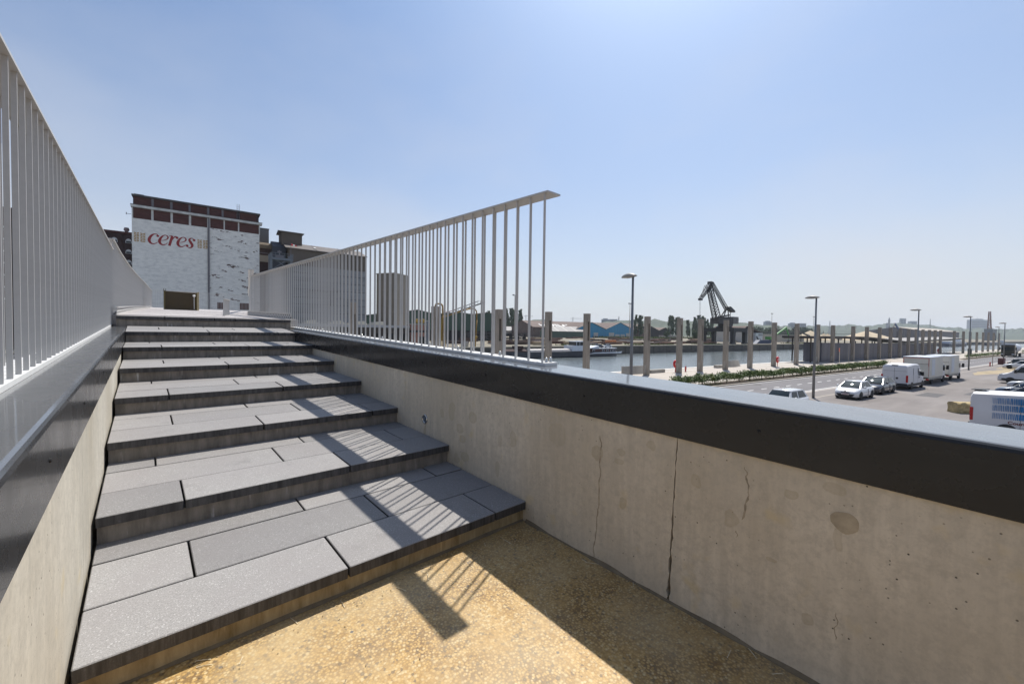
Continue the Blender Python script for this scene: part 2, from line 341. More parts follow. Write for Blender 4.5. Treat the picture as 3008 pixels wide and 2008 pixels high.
for k in range(420):
    u = rg.random(); x, y = (XR-.02-abs(rg.gauss(0, .10)), rg.uniform(-1, 2.2)) if u < .5 else (rg.uniform(XL, XR), 2.25-abs(rg.gauss(0, .08))) if u < .85 else (rg.uniform(XL, XR), rg.uniform(-.5, 2.2))
    z = FLZ(y)+.003; l_ = rg.uniform(.0015, .0045) if k % 14 else rg.uniform(.02, .045); a = rg.random()*pi; w_ = l_*.5 if k % 14 else .0018; dx, dy = cos(a), sin(a)
    mb.m = 1 if k % 14 == 0 else 0
    mb.add([(x-dx*l_-dy*w_, y-dy*l_+dx*w_, z), (x+dx*l_-dy*w_, y+dy*l_+dx*w_, z+.001), (x+dx*l_+dy*w_, y+dy*l_-dx*w_, z+.001), (x-dx*l_+dy*w_, y-dy*l_-dx*w_, z), (x, y, z+min(.004, l_*.6))], [(0, 1, 4), (1, 2, 4), (2, 3, 4), (3, 0, 4)])
mb.v = [(x, y, z+Z) for x, y, z in mb.v]; tag(mb.build('grit', [mat('dark_grit', (.2, .15, .09), .9), mat('dry_straw', (.6, .52, .36), .8)]), 'grit and dry straws blown into the corners of the yellow landing', 'grit', kind='stuff')
# ---- parapet walls
def wall(name, label, x0, x1, joints, y0, y1, m, front):
    t = thing(name, label, 'wall', ((x0+x1)/2, 3, 0))
    ys = [y0]+joints+[y1]
    rng = random.Random(3)
    def zb(y): return (FLZ(y) if y < 2.3 else FLZ(2.3))-.1
    def edge(yj, side):   # ragged joint, wider towards the foot
        if yj in (y0, y1): return [(yj, zb(yj)), (yj, COPZ(yj)-.03)]
        pts = []; zt_, zb_ = COPZ(yj)-.03, zb(yj)
        big = abs(yj-1.06) < .05
        for k in range(49):
            u = k/48; z = zb_+(zt_-zb_)*u
            lean = .045*(1-u) if big else 0
            wd = (.0025+max(0, .68-u)*.017*rng.uniform(.15, 1.25)*(1 if k % 5 else .2) if big else .0018)
            lean += rng.uniform(-.003, .003) if big else 0
            pts.append((yj+lean+side*wd, z))
        return pts
    for k in range(len(ys)-1):
        a = edge(ys[k], 1); b = edge(ys[k+1], -1)
        poly = a[::-1]+b if False else [*a[::-1], *b]
        mb = MB(); mb.prism(poly, 'x', x0, x1); babs(mb, 'concrete_panel', m, t)
    mb = MB(); xi0, xi1 = x0+.05, x1-.05; mb.hexa([(xi0, y0, -Z), (xi1, y0, -Z), (xi1, y1, -Z), (xi0, y1, -Z), (xi0, y0, COPZ(y0)-.06), (xi1, y0, COPZ(y0)-.06), (xi1, y1, COPZ(y1)-.06), (xi0, y1, COPZ(y1)-.06)])
    babs(mb, 'wall_core', M_joint, t)
    return t
wr = wall('parapet_wall', 'fair-faced concrete parapet wall on the canal side, cracked and stained', XR, 2.63, [1.055, 3.70, 4.266], -5, 10.55, M_wallR, -1)
wl = wall('parapet_wall', 'pale sunlit concrete parapet wall on the left of the stair', -.66, XL-.031, [.9, 2.95], -5, 10.55, M_wallL, 1)
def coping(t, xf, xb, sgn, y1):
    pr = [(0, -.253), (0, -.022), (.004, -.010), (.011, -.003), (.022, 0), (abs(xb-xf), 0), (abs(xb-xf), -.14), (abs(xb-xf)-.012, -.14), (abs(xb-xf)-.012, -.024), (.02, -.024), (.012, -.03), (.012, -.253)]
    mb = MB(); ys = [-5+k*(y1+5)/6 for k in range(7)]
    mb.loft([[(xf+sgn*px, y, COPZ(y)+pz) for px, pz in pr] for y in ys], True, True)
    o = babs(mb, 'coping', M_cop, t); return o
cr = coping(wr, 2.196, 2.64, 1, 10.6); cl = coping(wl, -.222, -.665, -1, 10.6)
def screw(t, x, sgn, pts):
    for y, z in pts:
        mb = MB(); mb.lathe([(.001, .006), (.006, .005), (.008, 0)], 8, (0, 0, 0), 'x'); mb.v = [(x-sgn*vx, y+vy, z+vz) for vx, vy, vz in mb.v]; babs(mb, 'screw', M_dark, t)
screw(wr, 2.196, 1, [(2.779, -.378), (1.709, -.425), (.653, -.462), (3.85, -.34)]); screw(wl, -.222, -1, [(2.9, -.38), (1.9, -.42), (4.2, -.33)])
# recessed stair light
mb = MB(); mb.smooth = True; mb.lathe([(.051, 0), (.051, .006), (.047, .01), (.036, .01), (.033, .004), (.033, -.01)], 24, (0, 0, 0), 'x'); mb.v = [(XR-x, 3.815+y, -.939+z) for x, y, z in mb.v]
lt = babs(mb, 'wall_light', M_steel, wr)
mb = MB(); mb.lathe([(.034, 0), (.034, .006), (.02, .007)], 20, (0, 0, 0), 'x'); mb.v = [(XR-x-wr.location.x, 3.815+y-3, -.939+z+Z) for x, y, z in mb.v]; mb.build('lens', mat('lamp_lens', (.10, .13, .17), .15), lt)
mb = MB(); pts = [(.0285*(1+.12*sin(2.3*a)+.08*sin(5*a+1))*cos(a), .034*(1+.1*sin(3*a+.5))*sin(a)) for a in [2*pi*k/22 for k in range(22)]]
mb.prism([(.323+a*1.6, -.791+b*1.35) for a, b in pts], 'x', XR-.0015, XR+.01); babs(mb, 'tie_hole_patch', mat('mortar_patch', (.36, .305, .22), .85, 0, .22, 12), wr)
# thin crack and smears, shallow V grooves filled dark
for pts, wd in (([(.713, -.654), (.706, -.7), (.695, -.756), (.698, -.80), (.703, -.845), (.721, -.921)], .0045), ([(.742, -.985), (.747, -1.02)], .003), ([(1.577, -.67), (1.572, -.76), (1.58, -.84), (1.573, -.92), (1.578, -.985), (1.585, -1.12), (1.592, -1.2), (1.598, -1.27), (1.612, -1.40), (1.614, -1.503)], .0042), ([(.336, -1.19), (.342, -1.26), (.339, -1.31)], .0018)):
    rr = random.Random(2); q_ = []
    for (ya, za), (yb, zb) in zip(pts, pts[1:]):
        for j in range(4): q_.append((ya+(yb-ya)*j/4+rr.uniform(-.006, .006), za+(zb-za)*j/4))
    pts = q_+[pts[-1]]; mb = MB()
    w_ = [wd*rr.uniform(.3, 1.3)*(0.3 if k in (0, len(pts)-1) else 1) for k in range(len(pts))]
    for k in range(len(pts)-1):
        (ya, za), (yb, zb) = pts[k], pts[k+1]
        mb.hexa([(XR-.0008, ya-w_[k], za), (XR-.0008, ya+w_[k], za), (XR+.01, ya+w_[k], za), (XR+.01, ya-w_[k], za), (XR-.0008, yb-w_[k+1], zb), (XR-.0008, yb+w_[k+1], zb), (XR+.01, yb+w_[k+1], zb), (XR+.01, yb-w_[k+1], zb)])
    babs(mb, 'crack', mat('crack_fill', (.33, .28, .21), .9, 0, .35, 25), wr)
# ---- railings
BH = 1.43                                    # base plate underside to handrail top
SPC = .166
def bal_mesh(h):
    mb = MB(); mb.box(-.0095, .0095, -.004, .004, 0, h); return mb.build('baluster', M_rail)
def nut_mesh():
    mb = MB(); mb.smooth = True; mb.lathe([(.0155, 0), (.0155, .011), (.0125, .012), (.014, .02), (.0135, .03), (.009, .038), (.003, .041)], 14); return mb.build('cap_nut', M_steel)
BAL = bal_mesh(BH-.025-.014); NUT = nut_mesh()
first_use = {'b': BAL, 'n': NUT}
def put(kind, t, x, y, z, rz=0, zs=1):
    src = BAL if kind == 'b' else NUT
    if first_use[kind] is not None: o = src; first_use[kind] = None
    else: o = src.copy(); COL.objects.link(o)
    o.parent = t; o.location = (x-t.location.x, y-t.location.y, z+Z-t.location.z); o.rotation_euler = (0, 0, rz); o.scale = (1, 1, zs); return o
def strip(t, name, m, line, wdt, zf, z0, z1):   # flat bar following a plan line of (x, y)
    mb = MB(); rings = []
    for k, (x, y) in enumerate(line):
        a = line[max(0, k-1)]; b = line[min(len(line)-1, k+1)]; d = Vector((b[0]-a[0], b[1]-a[1])).normalized(); nx, ny = d.y, -d.x
        rings.append([(x+nx*wdt/2, y+ny*wdt/2, zf(y)+z0), (x-nx*wdt/2, y-ny*wdt/2, zf(y)+z0), (x-nx*wdt/2, y-ny*wdt/2, zf(y)+z1), (x+nx*wdt/2, y+ny*wdt/2, zf(y)+z1)])
    mb.loft(rings, True, True); return babs(mb, name, m, t)
def railing(label, line, zf, rows, y_start, y_end, limit=300, nuts=True, plate=True, spc=SPC, group=None):
    t = thing('railing', label, 'railing', (line[0][0], line[0][1], zf(line[0][1])+Z), 0, group)
    if plate: strip(t, 'base_plate', M_plate, line, .15, zf, .001, .025)
    strip(t, 'handrail', M_rail, line, .155, zf, BH-.014, BH)
    def X(y):
        for (xa, ya), (xb, yb) in zip(line, line[1:]):
            if ya <= y <= yb: return xa+(xb-xa)*(y-ya)/(yb-ya)
        return line[-1][0]
    spots = []
    for dx, st in rows:
        y = y_start+st
        while y < y_end: spots.append((X(y)+dx, y)); y += spc
    spots.sort(key=lambda q: q[1])
    for x, y in spots[:limit]: put('b', t, x, y, zf(y)+.025)
    if spots[limit:]:
        mb = MB()
        for x, y in spots[limit:]: mb.box(x-.0075, x+.0075, y-.006, y+.006, zf(y)+.025, zf(y)+BH-.014)
        babs(mb, 'balusters', M_rail, t)['kind'] = 'stuff'
    if nuts:
        y = y_start; k = 0
        put('n', t, X(y)-.012, y, zf(y)+.025); put('n', t, X(y)+.04, y, zf(y)+.025); y += .65
        while y < min(y_end, 11):
            put('n', t, X(y)+(.03, -.005)[k % 2], y, zf(y)+.025); y += .655; k += 1
    return t
rr = railing('pale steel railing of thin uprights along the canal side coping, ending in mid air', [(2.517, 2.3), (2.517, 15.0)], lambda y: COPZ(y) if y < 10.5 else COPZ(10.5)+.0395*(y-10.5), [(-.058, 0), (.056, .111)], 2.348, 14.95)
rl = railing('pale steel railing of close-set uprights along the left coping', [(-.495, -1.0), (-.495, 10.9)], COPZ, [(-.056, 0), (.058, .09)], -.95, 10.85)
ll = [(-.495, 11.0), (-.47, 14), (-.40, 18), (-.3, 22), (-.17, 26), (0, 31), (.2, 38), (.47, 47)]
rd = railing('pale railing bending right along the left edge of the upper deck', ll, lambda y: DKZ(y)+.02, [(-.05, 0), (.05, .08)], 11.05, 46.9, 300, False)
rx = [(2.517, 15.1), (3.15, 19), (4.2, 25.5), (5.7, 35), (7.65, 47)]
rrd = railing('pale railing running on from the canal side railing to the far end of the deck', rx, lambda y: DKZ(y)+.02, [(0, 0)], 15.15, 46.9, 300, False)
t = thing('low_grille', 'low pale grille of short bars standing on the upper deck', 'grille', (1.5, 12.2, DKZ(12.2)+Z))
for k in range(9): put('b', t, 1.45+k*.035, 12.2+k*.16, DKZ(12.2+k*.16), 0, .3)
strip(t, 'cap_rail', M_rail, [(1.45, 12.2), (1.73, 13.5)], .05, DKZ, .42, .43); strip(t, 'foot_rail', M_rail, [(1.45, 12.2), (1.73, 13.5)], .06, DKZ, .0, .02)
# far cross fence
t = thing('railing', 'far white railing across the end of the upper deck behind the olive box', 'railing', (.5, 47.2, DKZ(47)+Z))
zf = DKZ(47.2)+.03
mb = MB(); mb.box(.5, 7.7, 47.16, 47.30, zf+1.48, zf+1.5); babs(mb, 'handrail', M_rail, t)
mb = MB(); mb.box(.5, 7.7, 47.17, 47.29, zf, zf+.025); babs(mb, 'base_plate', M_plate, t)
for k in range(64): put('b', t, .55+k*.112, 47.23, zf+.025, 0, 1.04)
# perforated kick plates at the head of the stair
def perforated(label, line, zf, h, grp):
    t = thing('kick_plate', label, 'kick plate', (line[0][0], line[0][1], zf(line[0][1])+Z), 0)
    strip(t, 'plate', M_rail, line, .012, zf, .01, h); strip(t, 'flange', M_rail, line, .06, zf, h, h+.008)
    mb = MB()
    for (xa, ya), (xb, yb) in zip(line, line[1:]):
        n = max(1, int((yb-ya)/.16))
        for k in range(n):
            for q in (.35, .7):
                u = (k+.5*(q > .5))/n; x = xa+(xb-xa)*u; y = ya+(yb-ya)*u; z = zf(y)+h*q
                for sx in (-.0075, .0075): mb.add([(x+sx, y-.03, z-.012), (x+sx, y+.03, z-.012), (x+sx, y+.03, z+.012), (x+sx, y-.03, z+.012)], [(0, 1, 2, 3)])
    babs(mb, 'holes', M_dark, t)['kind'] = 'stuff'
perforated('perforated steel kick plate under the canal side railing at the stair head', [(2.40, 9.95), (2.40, 14.9)], lambda y: DKZ(y), .14, '')
perforated('perforated steel kick plate curving along the left edge of the deck', [(-.36, 10.0), (-.33, 14), (-.26, 18), (-.14, 23), (.1, 31), (.4, 42)], lambda y: DKZ(y), .14, '')
# ---- deck
dl = [(-.62, 10.28), (-.6, 14), (-.52, 18), (-.3, 26), (.05, 38), (.35, 47.4)]; dr_ = [(2.64, 10.28), (2.66, 15), (3.3, 19), (5.85, 35), (7.9, 47.4)]
mb = MB()
def interp(L_, y):
    for (xa, ya), (xb, yb) in zip(L_, L_[1:]):
        if ya <= y <= yb+1e-6: return xa+(xb-xa)*(y-ya)/(yb-ya)
    return L_[-1][0]
rings = []
for k in range(20):
    y = 10.285+37*k/19; a = interp(dl, y); b = interp(dr_, y); z = DKZ(y)
    rings.append([(a, y, z-.55+Z), (b, y, z-.55+Z), (b, y, z-.001+Z), (a, y, z-.001+Z)])
mb.loft(rings, True, True)
deck = struct('deck', mb, M_deck, 'pale boarded upper deck beyond the stair')
for k in range(60):      # boards, proud of the deck by 8 mm
    y = 10.40+k*.1475*(1+.02*k); b = y+.1475*(1+.02*k)-.012
    if b > 46.5: break
    xa = max(interp(dl, y), interp(dl, b))+.22; xb = interp(dr_, y)-.24
    mb = MB(); mb.box(xa, xb, y, b, .001, .009); mb.v = [(x, yy, z+DKZ(yy)+Z) for x, yy, z in mb.v]; mb.build('deck_board', M_deck, deck)
for y in (14, 24, 34, 44):
    for x in (interp(dl, y)+.7, interp(dr_, y)-.7):
        mb = MB(); mb.cbox(x-.3, x+.3, y-.3, y+.3, 0, DKZ(y)-.55+Z, .03); o = mb.build('deck_column', M_wallR); tag(o, 'concrete column under the %s edge of the upper deck, %s one' % ('left' if x < 1.4 else 'canal side', {14: 'nearest', 24: 'second', 34: 'third', 44: 'farthest'}[y]), 'column', 'columns under the deck')
# olive box
M_olive = mat('olive_painted_steel', (.04, .024, .004), .6, 0, .15, 2)
M_olive2 = mat('olive_frame', (.085, .062, .012), .6)
t = thing('steel_cabin', 'dark olive steel box standing alone on the upper deck', 'cabin', (1.55, 28.6, DKZ(28.6)+Z))
z0 = DKZ(28.6)
mb = MB(); mb.box(.84, 2.11, 28.16, 28.2, z0-.03, z0+.93); babs(mb, 'front_panel', M_olive, t)
mb = MB(); mb.box(.79, .84, 28.1, 28.95, z0+.0, z0+.98); babs(mb, 'side_panel', M_olive2, t)
mb = MB(); mb.hexa([(2.1, 28.1, z0-.03), (2.16, 28.06, z0-.03), (2.31, 28.95, z0), (2.26, 28.95, z0), (2.1, 28.1, z0+.92), (2.16, 28.06, z0+.96), (2.31, 28.95, z0+1.07), (2.26, 28.95, z0+1.02)]); babs(mb, 'side_panel', M_olive2, t)
mb = MB(); mb.hexa([(.84, 28.21, z0+.92), (2.1, 28.21, z0+.88), (2.26, 28.95, z0+.98), (.84, 28.95, z0+.98), (.84, 28.21, z0+.96), (2.1, 28.21, z0+.92), (2.26, 28.95, z0+1.02), (.84, 28.95, z0+1.02)]); babs(mb, 'roof_panel', M_olive, t)
for x in (.78, .86):
    mb = MB(); mb.tube((x, 28.12, z0+.9), (x, 28.12, z0+1.08), .012); babs(mb, 'post', M_olive2, t)
mb = MB(); mb.lathe([(.012, -.65), (.012, 0), (.05, .03), (.075, .1), (.02, .13)], 10, (2.03, 28.05, z0+.70)); babs(mb, 'lamp', M_plate, t)
# ================================================================== street level: ground, road, promenade, canal
def sheet(name, s0, s1, n0, n1, z, m, label=None, th=None, kind='structure'):
    mb = MB()
    if th: mb.box(0, s1-s0, 0, n1-n0, -th, 0)
    else: mb.add([(0, 0, 0), (s1-s0, 0, 0), (s1-s0, n1-n0, 0), (0, n1-n0, 0)], [(0, 1, 2, 3)])
    o = mb.build(name, m); o.location = S(s0, n0, z); o.rotation_euler = (0, 0, RZ); o['kind'] = kind
    if label: o['label'] = label
    return o
def sth(name, label, cat, s, n, z=0, rz=0, group=None): return thing(name, label, cat, S(s, n, z), RZ+rz, group)
def asphalt(name, a, b, sc=1.0):
    g = NB(name, .85); v = g.vec()
    c = g.mix(g.ramp(g.noise(v, .12*sc, 6, .6), [(.35, 0.), (.65, 1.)]), a, b)
    c = g.mix(g.ramp(g.noise(g.vec((.3, 2.2, 1)), .35, 5, .65), [(.5, 0.), (.72, .5)]), c, tuple(x*1.25 for x in b))
    c = g.mix(g.ramp(g.noise(v, 25, 3), [(.4, .3), (.6, 0.)]), c, tuple(x*.6 for x in a))
    # old crack lines
    cr = g.ramp(g.vor(g.vec((.12, .35, 1)), 1., 'Distance', 'DISTANCE_TO_EDGE'), [(.0012, .55), (.0035, 0.)]); cr = g.math('MULTIPLY', cr, g.ramp(g.noise(v, .09, 3), [(.45, 0.), (.6, 1.)])); c = g.mix(cr, c, tuple(x*.45 for x in a))
    g.color(c); return g.m
M_asph = asphalt('worn_asphalt', (.155, .135, .125), (.225, .2, .185)); M_road = asphalt('road_asphalt', (.12, .112, .115), (.165, .155, .158), .6)
M_white = mat('road_paint', (.72, .71, .68), .6, 0, .12, 3)
M_conc = mat('cast_concrete', (.34, .315, .275), .8, 0, .18, 1.3, stretch=(1, 1, .5))
M_pill = NB('pillar_concrete', .8); _v = M_pill.vec((3, 3, .35)); _c = M_pill.mix(M_pill.ramp(M_pill.noise(_v, 2, 6, .6), [(.3, 0.), (.7, 1.)]), (.205, .18, .15), (.33, .29, .245)); M_pill.color(_c); M_pill = M_pill.m
M_prom = mat('promenade_concrete', (.40, .355, .305), .85, 0, .08, .6, stretch=(1, .4, 1))
M_kerb = mat('kerb_stone', (.4, .35, .29), .85, 0, .15, 2)
M_soil = mat('planting_soil', (.075, .05, .03), .95, 0, .35, 3, .4)
M_ground = mat('far_ground', (.20, .175, .13), .95, 0, .35, .03)
M_quayw = mat('dark_quay_wall', (.045, .042, .04), .85, 0, .6, .5, .0, stretch=(.6, 1, 3), col2=(.13, .115, .095))
def water_mat():
    g = NB('canal_water', .1); v = g.vec((1, 1.5, 1))
    h = g.math('ADD', g.math('MULTIPLY', g.noise(v, .5, 3, .6), .8), g.math('ADD', g.noise(v, 1.9, 4, .65), g.math('MULTIPLY', g.noise(g.vec((.4, 1, 1)), .12, 3), 1.2)))
    g.b.inputs['Base Color'].default_value = (.17, .195, .20, 1); g.b.inputs['IOR'].default_value = 2.0; g.b.inputs['Specular IOR Level'].default_value = .5
    g.bump(h, .45, .12); g.b.inputs['Roughness'].default_value = .1; return g.m
M_water = water_mat()
sheet('ground', -900, 4500, -1500, 37.2, 0, M_ground, 'ground on the near side of the canal')
sheet('ground', -4500, 9000, 121.3, 9000, 0, M_ground, 'ground of the far bank')
sheet('water', -3000, 4500, 36.8, 121.6, -3.6, M_water, 'canal water')
sheet('parking', -45, 330, -70, 16.75, .005, M_asph, 'worn asphalt car park')
sheet('road', -300, 2200, 17.05, 22.95, .009, M_road, 'two-lane asphalt road along the promenade')
g_ = sheet('gutter', -60, 420, 16.75, 17.05, .011, mat('gutter_concrete', (.42, .38, .34), .85, 0, .12, 2), 'pale concrete gutter between road and car park')
# lane dashes and lines, one object each
root = bpy.data.objects['road']
mb = MB(); mb.add([(0, -.06, 0), (1.05, -.06, 0), (1.05, .06, 0), (0, .06, 0)], [(0, 1, 2, 3)]); dash = mb.build('lane_dash', M_white, root); dash.location = (300+28.9, 20-17.05, .004)
for k in range(1, 90): inst(dash, root, (300+28.9+2.47*k, 20-17.05+random.uniform(-.01, .01), .004))
for n_, w_ in ((17.18, .12), (22.72, .10)):
    mb = MB(); mb.add([(290, n_-17.05, .004), (760, n_-17.05, .004), (760, n_-17.05+w_, .004), (290, n_-17.05+w_, .004)], [(0, 1, 2, 3)]); mb.build('edge_line', M_white, root)
pk = bpy.data.objects['parking']
for (s0, s1, n_) in ((36, 118, 15.05), (118, 130, 14.6)):
    mb = MB(); mb.add([(s0+45, n_+70, .004), (s1+45, n_+70, .004), (s1+45, n_+70.11, .004), (s0+45, n_+70.11, .004)], [(0, 1, 2, 3)]); mb.build('bay_line', M_kerb, pk)
mb = MB(); rr = random.Random(5)
for k in range(7):   # sandy dirt drifts on the asphalt
    cs, cn = 45+rr.uniform(88, 120), 70+rr.uniform(8, 14); pts = [(cs+rr.uniform(3, 8)*cos(a), cn+rr.uniform(.5, 1.5)*sin(a), .003+.0005*k) for a in [2*pi*q/14 for q in range(14)]]; mb.add(pts, [tuple(range(14))])
mb.build('dirt_patch', mat('sandy_dirt', (.34, .27, .17), .95, 0, .2, .8), pk)
M_tar = mat('tar_patch', (.075, .07, .07), .8, 0, .15, 2)
for (s0, s1, n0, n1) in ((55, 63, 7.6, 9.1), (78, 81, 4.2, 9.5), (50, 53.5, 9.8, 11.2), (92, 101, 10.4, 11.3)):
    mb = MB(); mb.add([(s0+45, n0+70, .0032), (s1+45, n0+70.1, .0032), (s1+45.2, n1+70, .0032), (s0+44.8, n1+70, .0032)], [(0, 1, 2, 3)]); mb.build('tar_patch', M_tar, pk)
for s_, n_ in ((44.6, 22.0), (71, 18.6), (103, 21.5)):
    mb = MB(); mb.lathe([(.42, 0), (.42, .006), (.36, .006)], 20, (s_+300, n_-17.05, .001)); mb.build('manhole_cover', mat('cast_iron', (.06, .055, .05), .7) if 'cast_iron' not in bpy.data.materials else bpy.data.materials['cast_iron'], root)
# kerb, planting strip, promenade
kb = sheet('kerb', -60, 900, 22.95, 23.15, .13, M_kerb, 'stone kerb along the promenade', .13)
sheet('planting_bed', 20, 91, 23.15, 24.7, .10, M_soil, 'soil of the near hedge bed', .1); sheet('planting_bed', 140, 330, 23.15, 24.7, .10, M_soil, 'soil of the farther hedge bed', .1)
pv = sheet('pavement', -60, 900, 24.7, 36.9, .125, M_prom, 'pale promenade along the canal', .12)
sheet('pavement', 91, 140, 23.15, 24.7, .121, M_prom, 'pale crossing strip between the hedges', .12)
for (s0, s1, n0, n1) in ((20, 92, 34.9, 35.05), (60, 92, 33.0, 33.08)):
    mb = MB(); mb.box(s0+60, s1+60, n0-24.7, n1-24.7, .0, .02); mb.build('paving_strip', M_white, pv)
q = sheet('quay', -200, 900, 36.9, 37.55, .17, mat('quay_coping', (.68, .65, .6), .8, 0, .1, 1), 'pale coping of the near quay', .5)
mb = MB(); mb.box(0, 1100, 0, .5, -4.6, -.51); mb.build('quay_face', M_quayw, q, (0, .1, 0))
fq = sheet('quay', -800, 3000, 121, 121.9, .04, mat('far_quay_coping', (.50, .43, .32), .85, 0, .2, .6), 'pale coping of the far quay', .4)
mb = MB(); mb.box(0, 3800, .15, 1.2, -4.5, -.41); mb.build('quay_face', M_quayw, fq)
for k in range(0, 46): # fender posts on the quay face
    mb = MB(); mb.box(805+k*9.3, 805.35+k*9.3, -.02, .16, -3.9, -.42); mb.build('fender_post', M_quayw, fq)
# ---- slotted pillars
PS = [6.6, 13.25, 19.56, 25.42, 30.64, 40.5, 46.84, 51.43, 57.58, 64.26, 71.55, 79.4, 87.6, 94.2, 104.1, 111.6, 119.3, 126.5, 133.4, 139.7, 146, 151.7, 157.7, 163.2, 168.8, 184.2, 195.8, 204.9, 214.9, 224.8, 233.9, 243.4, 253.5]
ORD = ['first', 'second', 'third', 'fourth', 'fifth', 'sixth', 'seventh', 'eighth', 'ninth', 'tenth', 'eleventh', 'twelfth', 'thirteenth', 'fourteenth', 'fifteenth', 'sixteenth', 'seventeenth', 'eighteenth', 'nineteenth', 'twentieth', 'twenty-first', 'twenty-second', 'twenty-third', 'twenty-fourth', 'twenty-fifth', 'twenty-sixth', 'twenty-seventh', 'twenty-eighth', 'twenty-ninth', 'thirtieth', 'thirty-first', 'thirty-second', 'thirty-third']
PT = 7.1; W2, D2 = .26, .28
pmb = MB(); pmb.box(-W2, W2, -D2, D2, 0, PT-2.9); pmb.box(-W2, W2, -D2, D2, PT-.85, PT); pmb.box(-W2, -.12, -D2, D2, PT-2.9, PT-.85); pmb.box(.12, W2, -D2, D2, PT-2.9, PT-.85); pmb.box(-.12, .12, .02, D2, PT-2.9, PT-.85)
cmb = MB(); cmb.box(-W2-.012, W2+.012, -D2-.012, D2+.012, PT, PT+.03)
lmb = MB(); lmb.box(-W2-.02, -W2-.001, -.13, .10, .35, 1.25)
P0 = None
for i, s_ in enumerate(PS):
    lab = 'tall slotted concrete pillar on the promenade, %s from the left' % ORD[i]
    t = sth('concrete_pillar', lab, 'pillar', s_, 32.9, .125, 0, 'slotted pillars along the promenade')
    if P0 is None:
        P0 = (pmb.build('shaft', M_pill, t), cmb.build('cap', M_conc, t), lmb.build('access_plate', M_conc, t))
    else:
        for o in P0: inst(o, t)
    t.rotation_euler[2] += R_(random.uniform(-1.2, 1.2))
# ---- street lamps
M_pole = mat('grey_lamp_pole', (.19, .195, .2), .45, .3); M_head = mat('lamp_head', (.30, .29, .27), .5); M_glass = mat('lamp_glass', (.55, .55, .5), .3)
def lamp(s_, n_, h, lab, scl=1.):
    t = sth('street_lamp', lab, 'street lamp', s_, n_, 0, 0, 'street lamps beside the road')
    mb = MB(); mb.smooth = True; mb.tube((0, 0, .0), (0, 0, h), .105, .06, 12); mb.build('pole', M_pole, t)
    mb = MB(); mb.lathe([(.17, 0), (.17, .04), (.12, .06)], 12); mb.build('foot', M_pole, t)
    mb = MB(); mb.smooth = True; rings = []
    for k in range(11):    # leaf-shaped head reaching over the road (+n) and a little back
        u = k/10; y = -.22+1.05*u; w_ = .02+.19*sin(pi*min(1, u*.92+.08))**.7; zt_ = h+.09+.16*sin(pi*u)**.8; zb = h+.03-.06*sin(pi*u)
        rings.append([(w_*cos(a), y, (zt_ if sin(a) > 0 else zb)*abs(sin(a))+(h+.07)*(1-abs(sin(a)))) for a in [2*pi*q/12 for q in range(12)]])
    mb.loft(rings, True, True); hd = mb.build('lamp_head', M_head, t)
    mb = MB(); mb.smooth = True; mb.lathe([(.02, -.055), (.12, -.045), (.16, -.01), (.16, .02)], 12, (0, .42, h+.03)); mb.build('lens', M_glass, hd)
    return t
lamp(17.8, 15.5, 8.3, 'grey street lamp nearest the stair, its top standing clear of the parapet')
lamp(39.45, 15.0, 8.3, 'tall grey street lamp between the two small white cars'); lamp(69.9, 15.6, 8.5, 'grey street lamp rising behind the box trucks')
lamp(97.0, 15.6, 8.5, 'pale street lamp standing alone beyond the box trucks'); lamp(125.7, 15.6, 8.1, 'street lamp beside the dark red box and the parked cars')
lamp(186, 24.2, 8.4, 'distant street lamp behind the tanker truck'); lamp(240, 24.2, 8.4, 'most distant street lamp at the right picture edge')
# ---- benches of cast concrete
def bench(s_, n_, lab, flip):
    t = sth('concrete_bench', lab, 'bench', s_, n_, .125, 0, 'curved concrete benches on the promenade')
    f = -1 if flip else 1
    for k in range(5):   # leaning back slabs
        a, b = k*.86, (k+1)*.86-.012; h0 = 1.02-.03*k*(1 if flip else -1)*0-.02*abs(k-2); c0 = .05*(k-2)**2; c1 = .05*(k-1)**2
        mb = MB(); mb.hexa([(f*a, c0, 0), (f*b, c1, 0), (f*b, c1+.5, 0), (f*a, c0+.5, 0), (f*a, c0+.38, h0), (f*b, c1+.38, h0), (f*b, c1+.5, h0), (f*a, c0+.5, h0)]); mb.build('back_slab', M_conc, t)
    for k in range(4):
        a, b = -.1-(k+1)*.72, -.1-k*.72-.012
        mb = MB(); mb.box(min(f*a, f*b), max(f*a, f*b), .0+.02*k, .55+.02*k, 0, .43); mb.build('seat_block', M_conc, t)
bench(42.9, 34.2, 'curved concrete bench with its back to the left, by the red lifebuoy', True); bench(62.0, 34.9, 'curved concrete bench with its high back to the right', False)
# ---- lifebuoys, hydrants, bollards, sign
M_red = mat('red_plastic', (.55, .02, .025), .35); M_redm = mat('red_paint', (.42, .03, .03), .5, 0, .15, 8); M_orange = mat('sign_orange', (.75, .10, .03), .5)
def buoy(s_, n_, lab):
    t = sth('lifebuoy_stand', lab, 'lifebuoy', s_, n_, .125, 0, 'red lifebuoy stands'); h = .6
    mb = MB(); mb.tube((0, 0, 0), (0, 0, 1.1), .05); mb.build('post', M_redm, t)
    mb = MB(); mb.smooth = True; rings = []
    for k in range(9):
        u = -1+2*k/8; r = .36+.05*cos(u*pi/2); rings.append([(r*cos(a), .12*u, 1.12+.52*sin(a)*(r/.41)) for a in [2*pi*q/20 for q in range(20)]])
    mb.loft(rings, True, True); mb.build('case', M_red, t)
    mb = MB(); mb.lathe([(.2, -.01), (.2, .012), (.12, .012), (.12, -.01)], 18, (0, -.125, 1.12), 'y'); mb.build('ring', M_white, t)
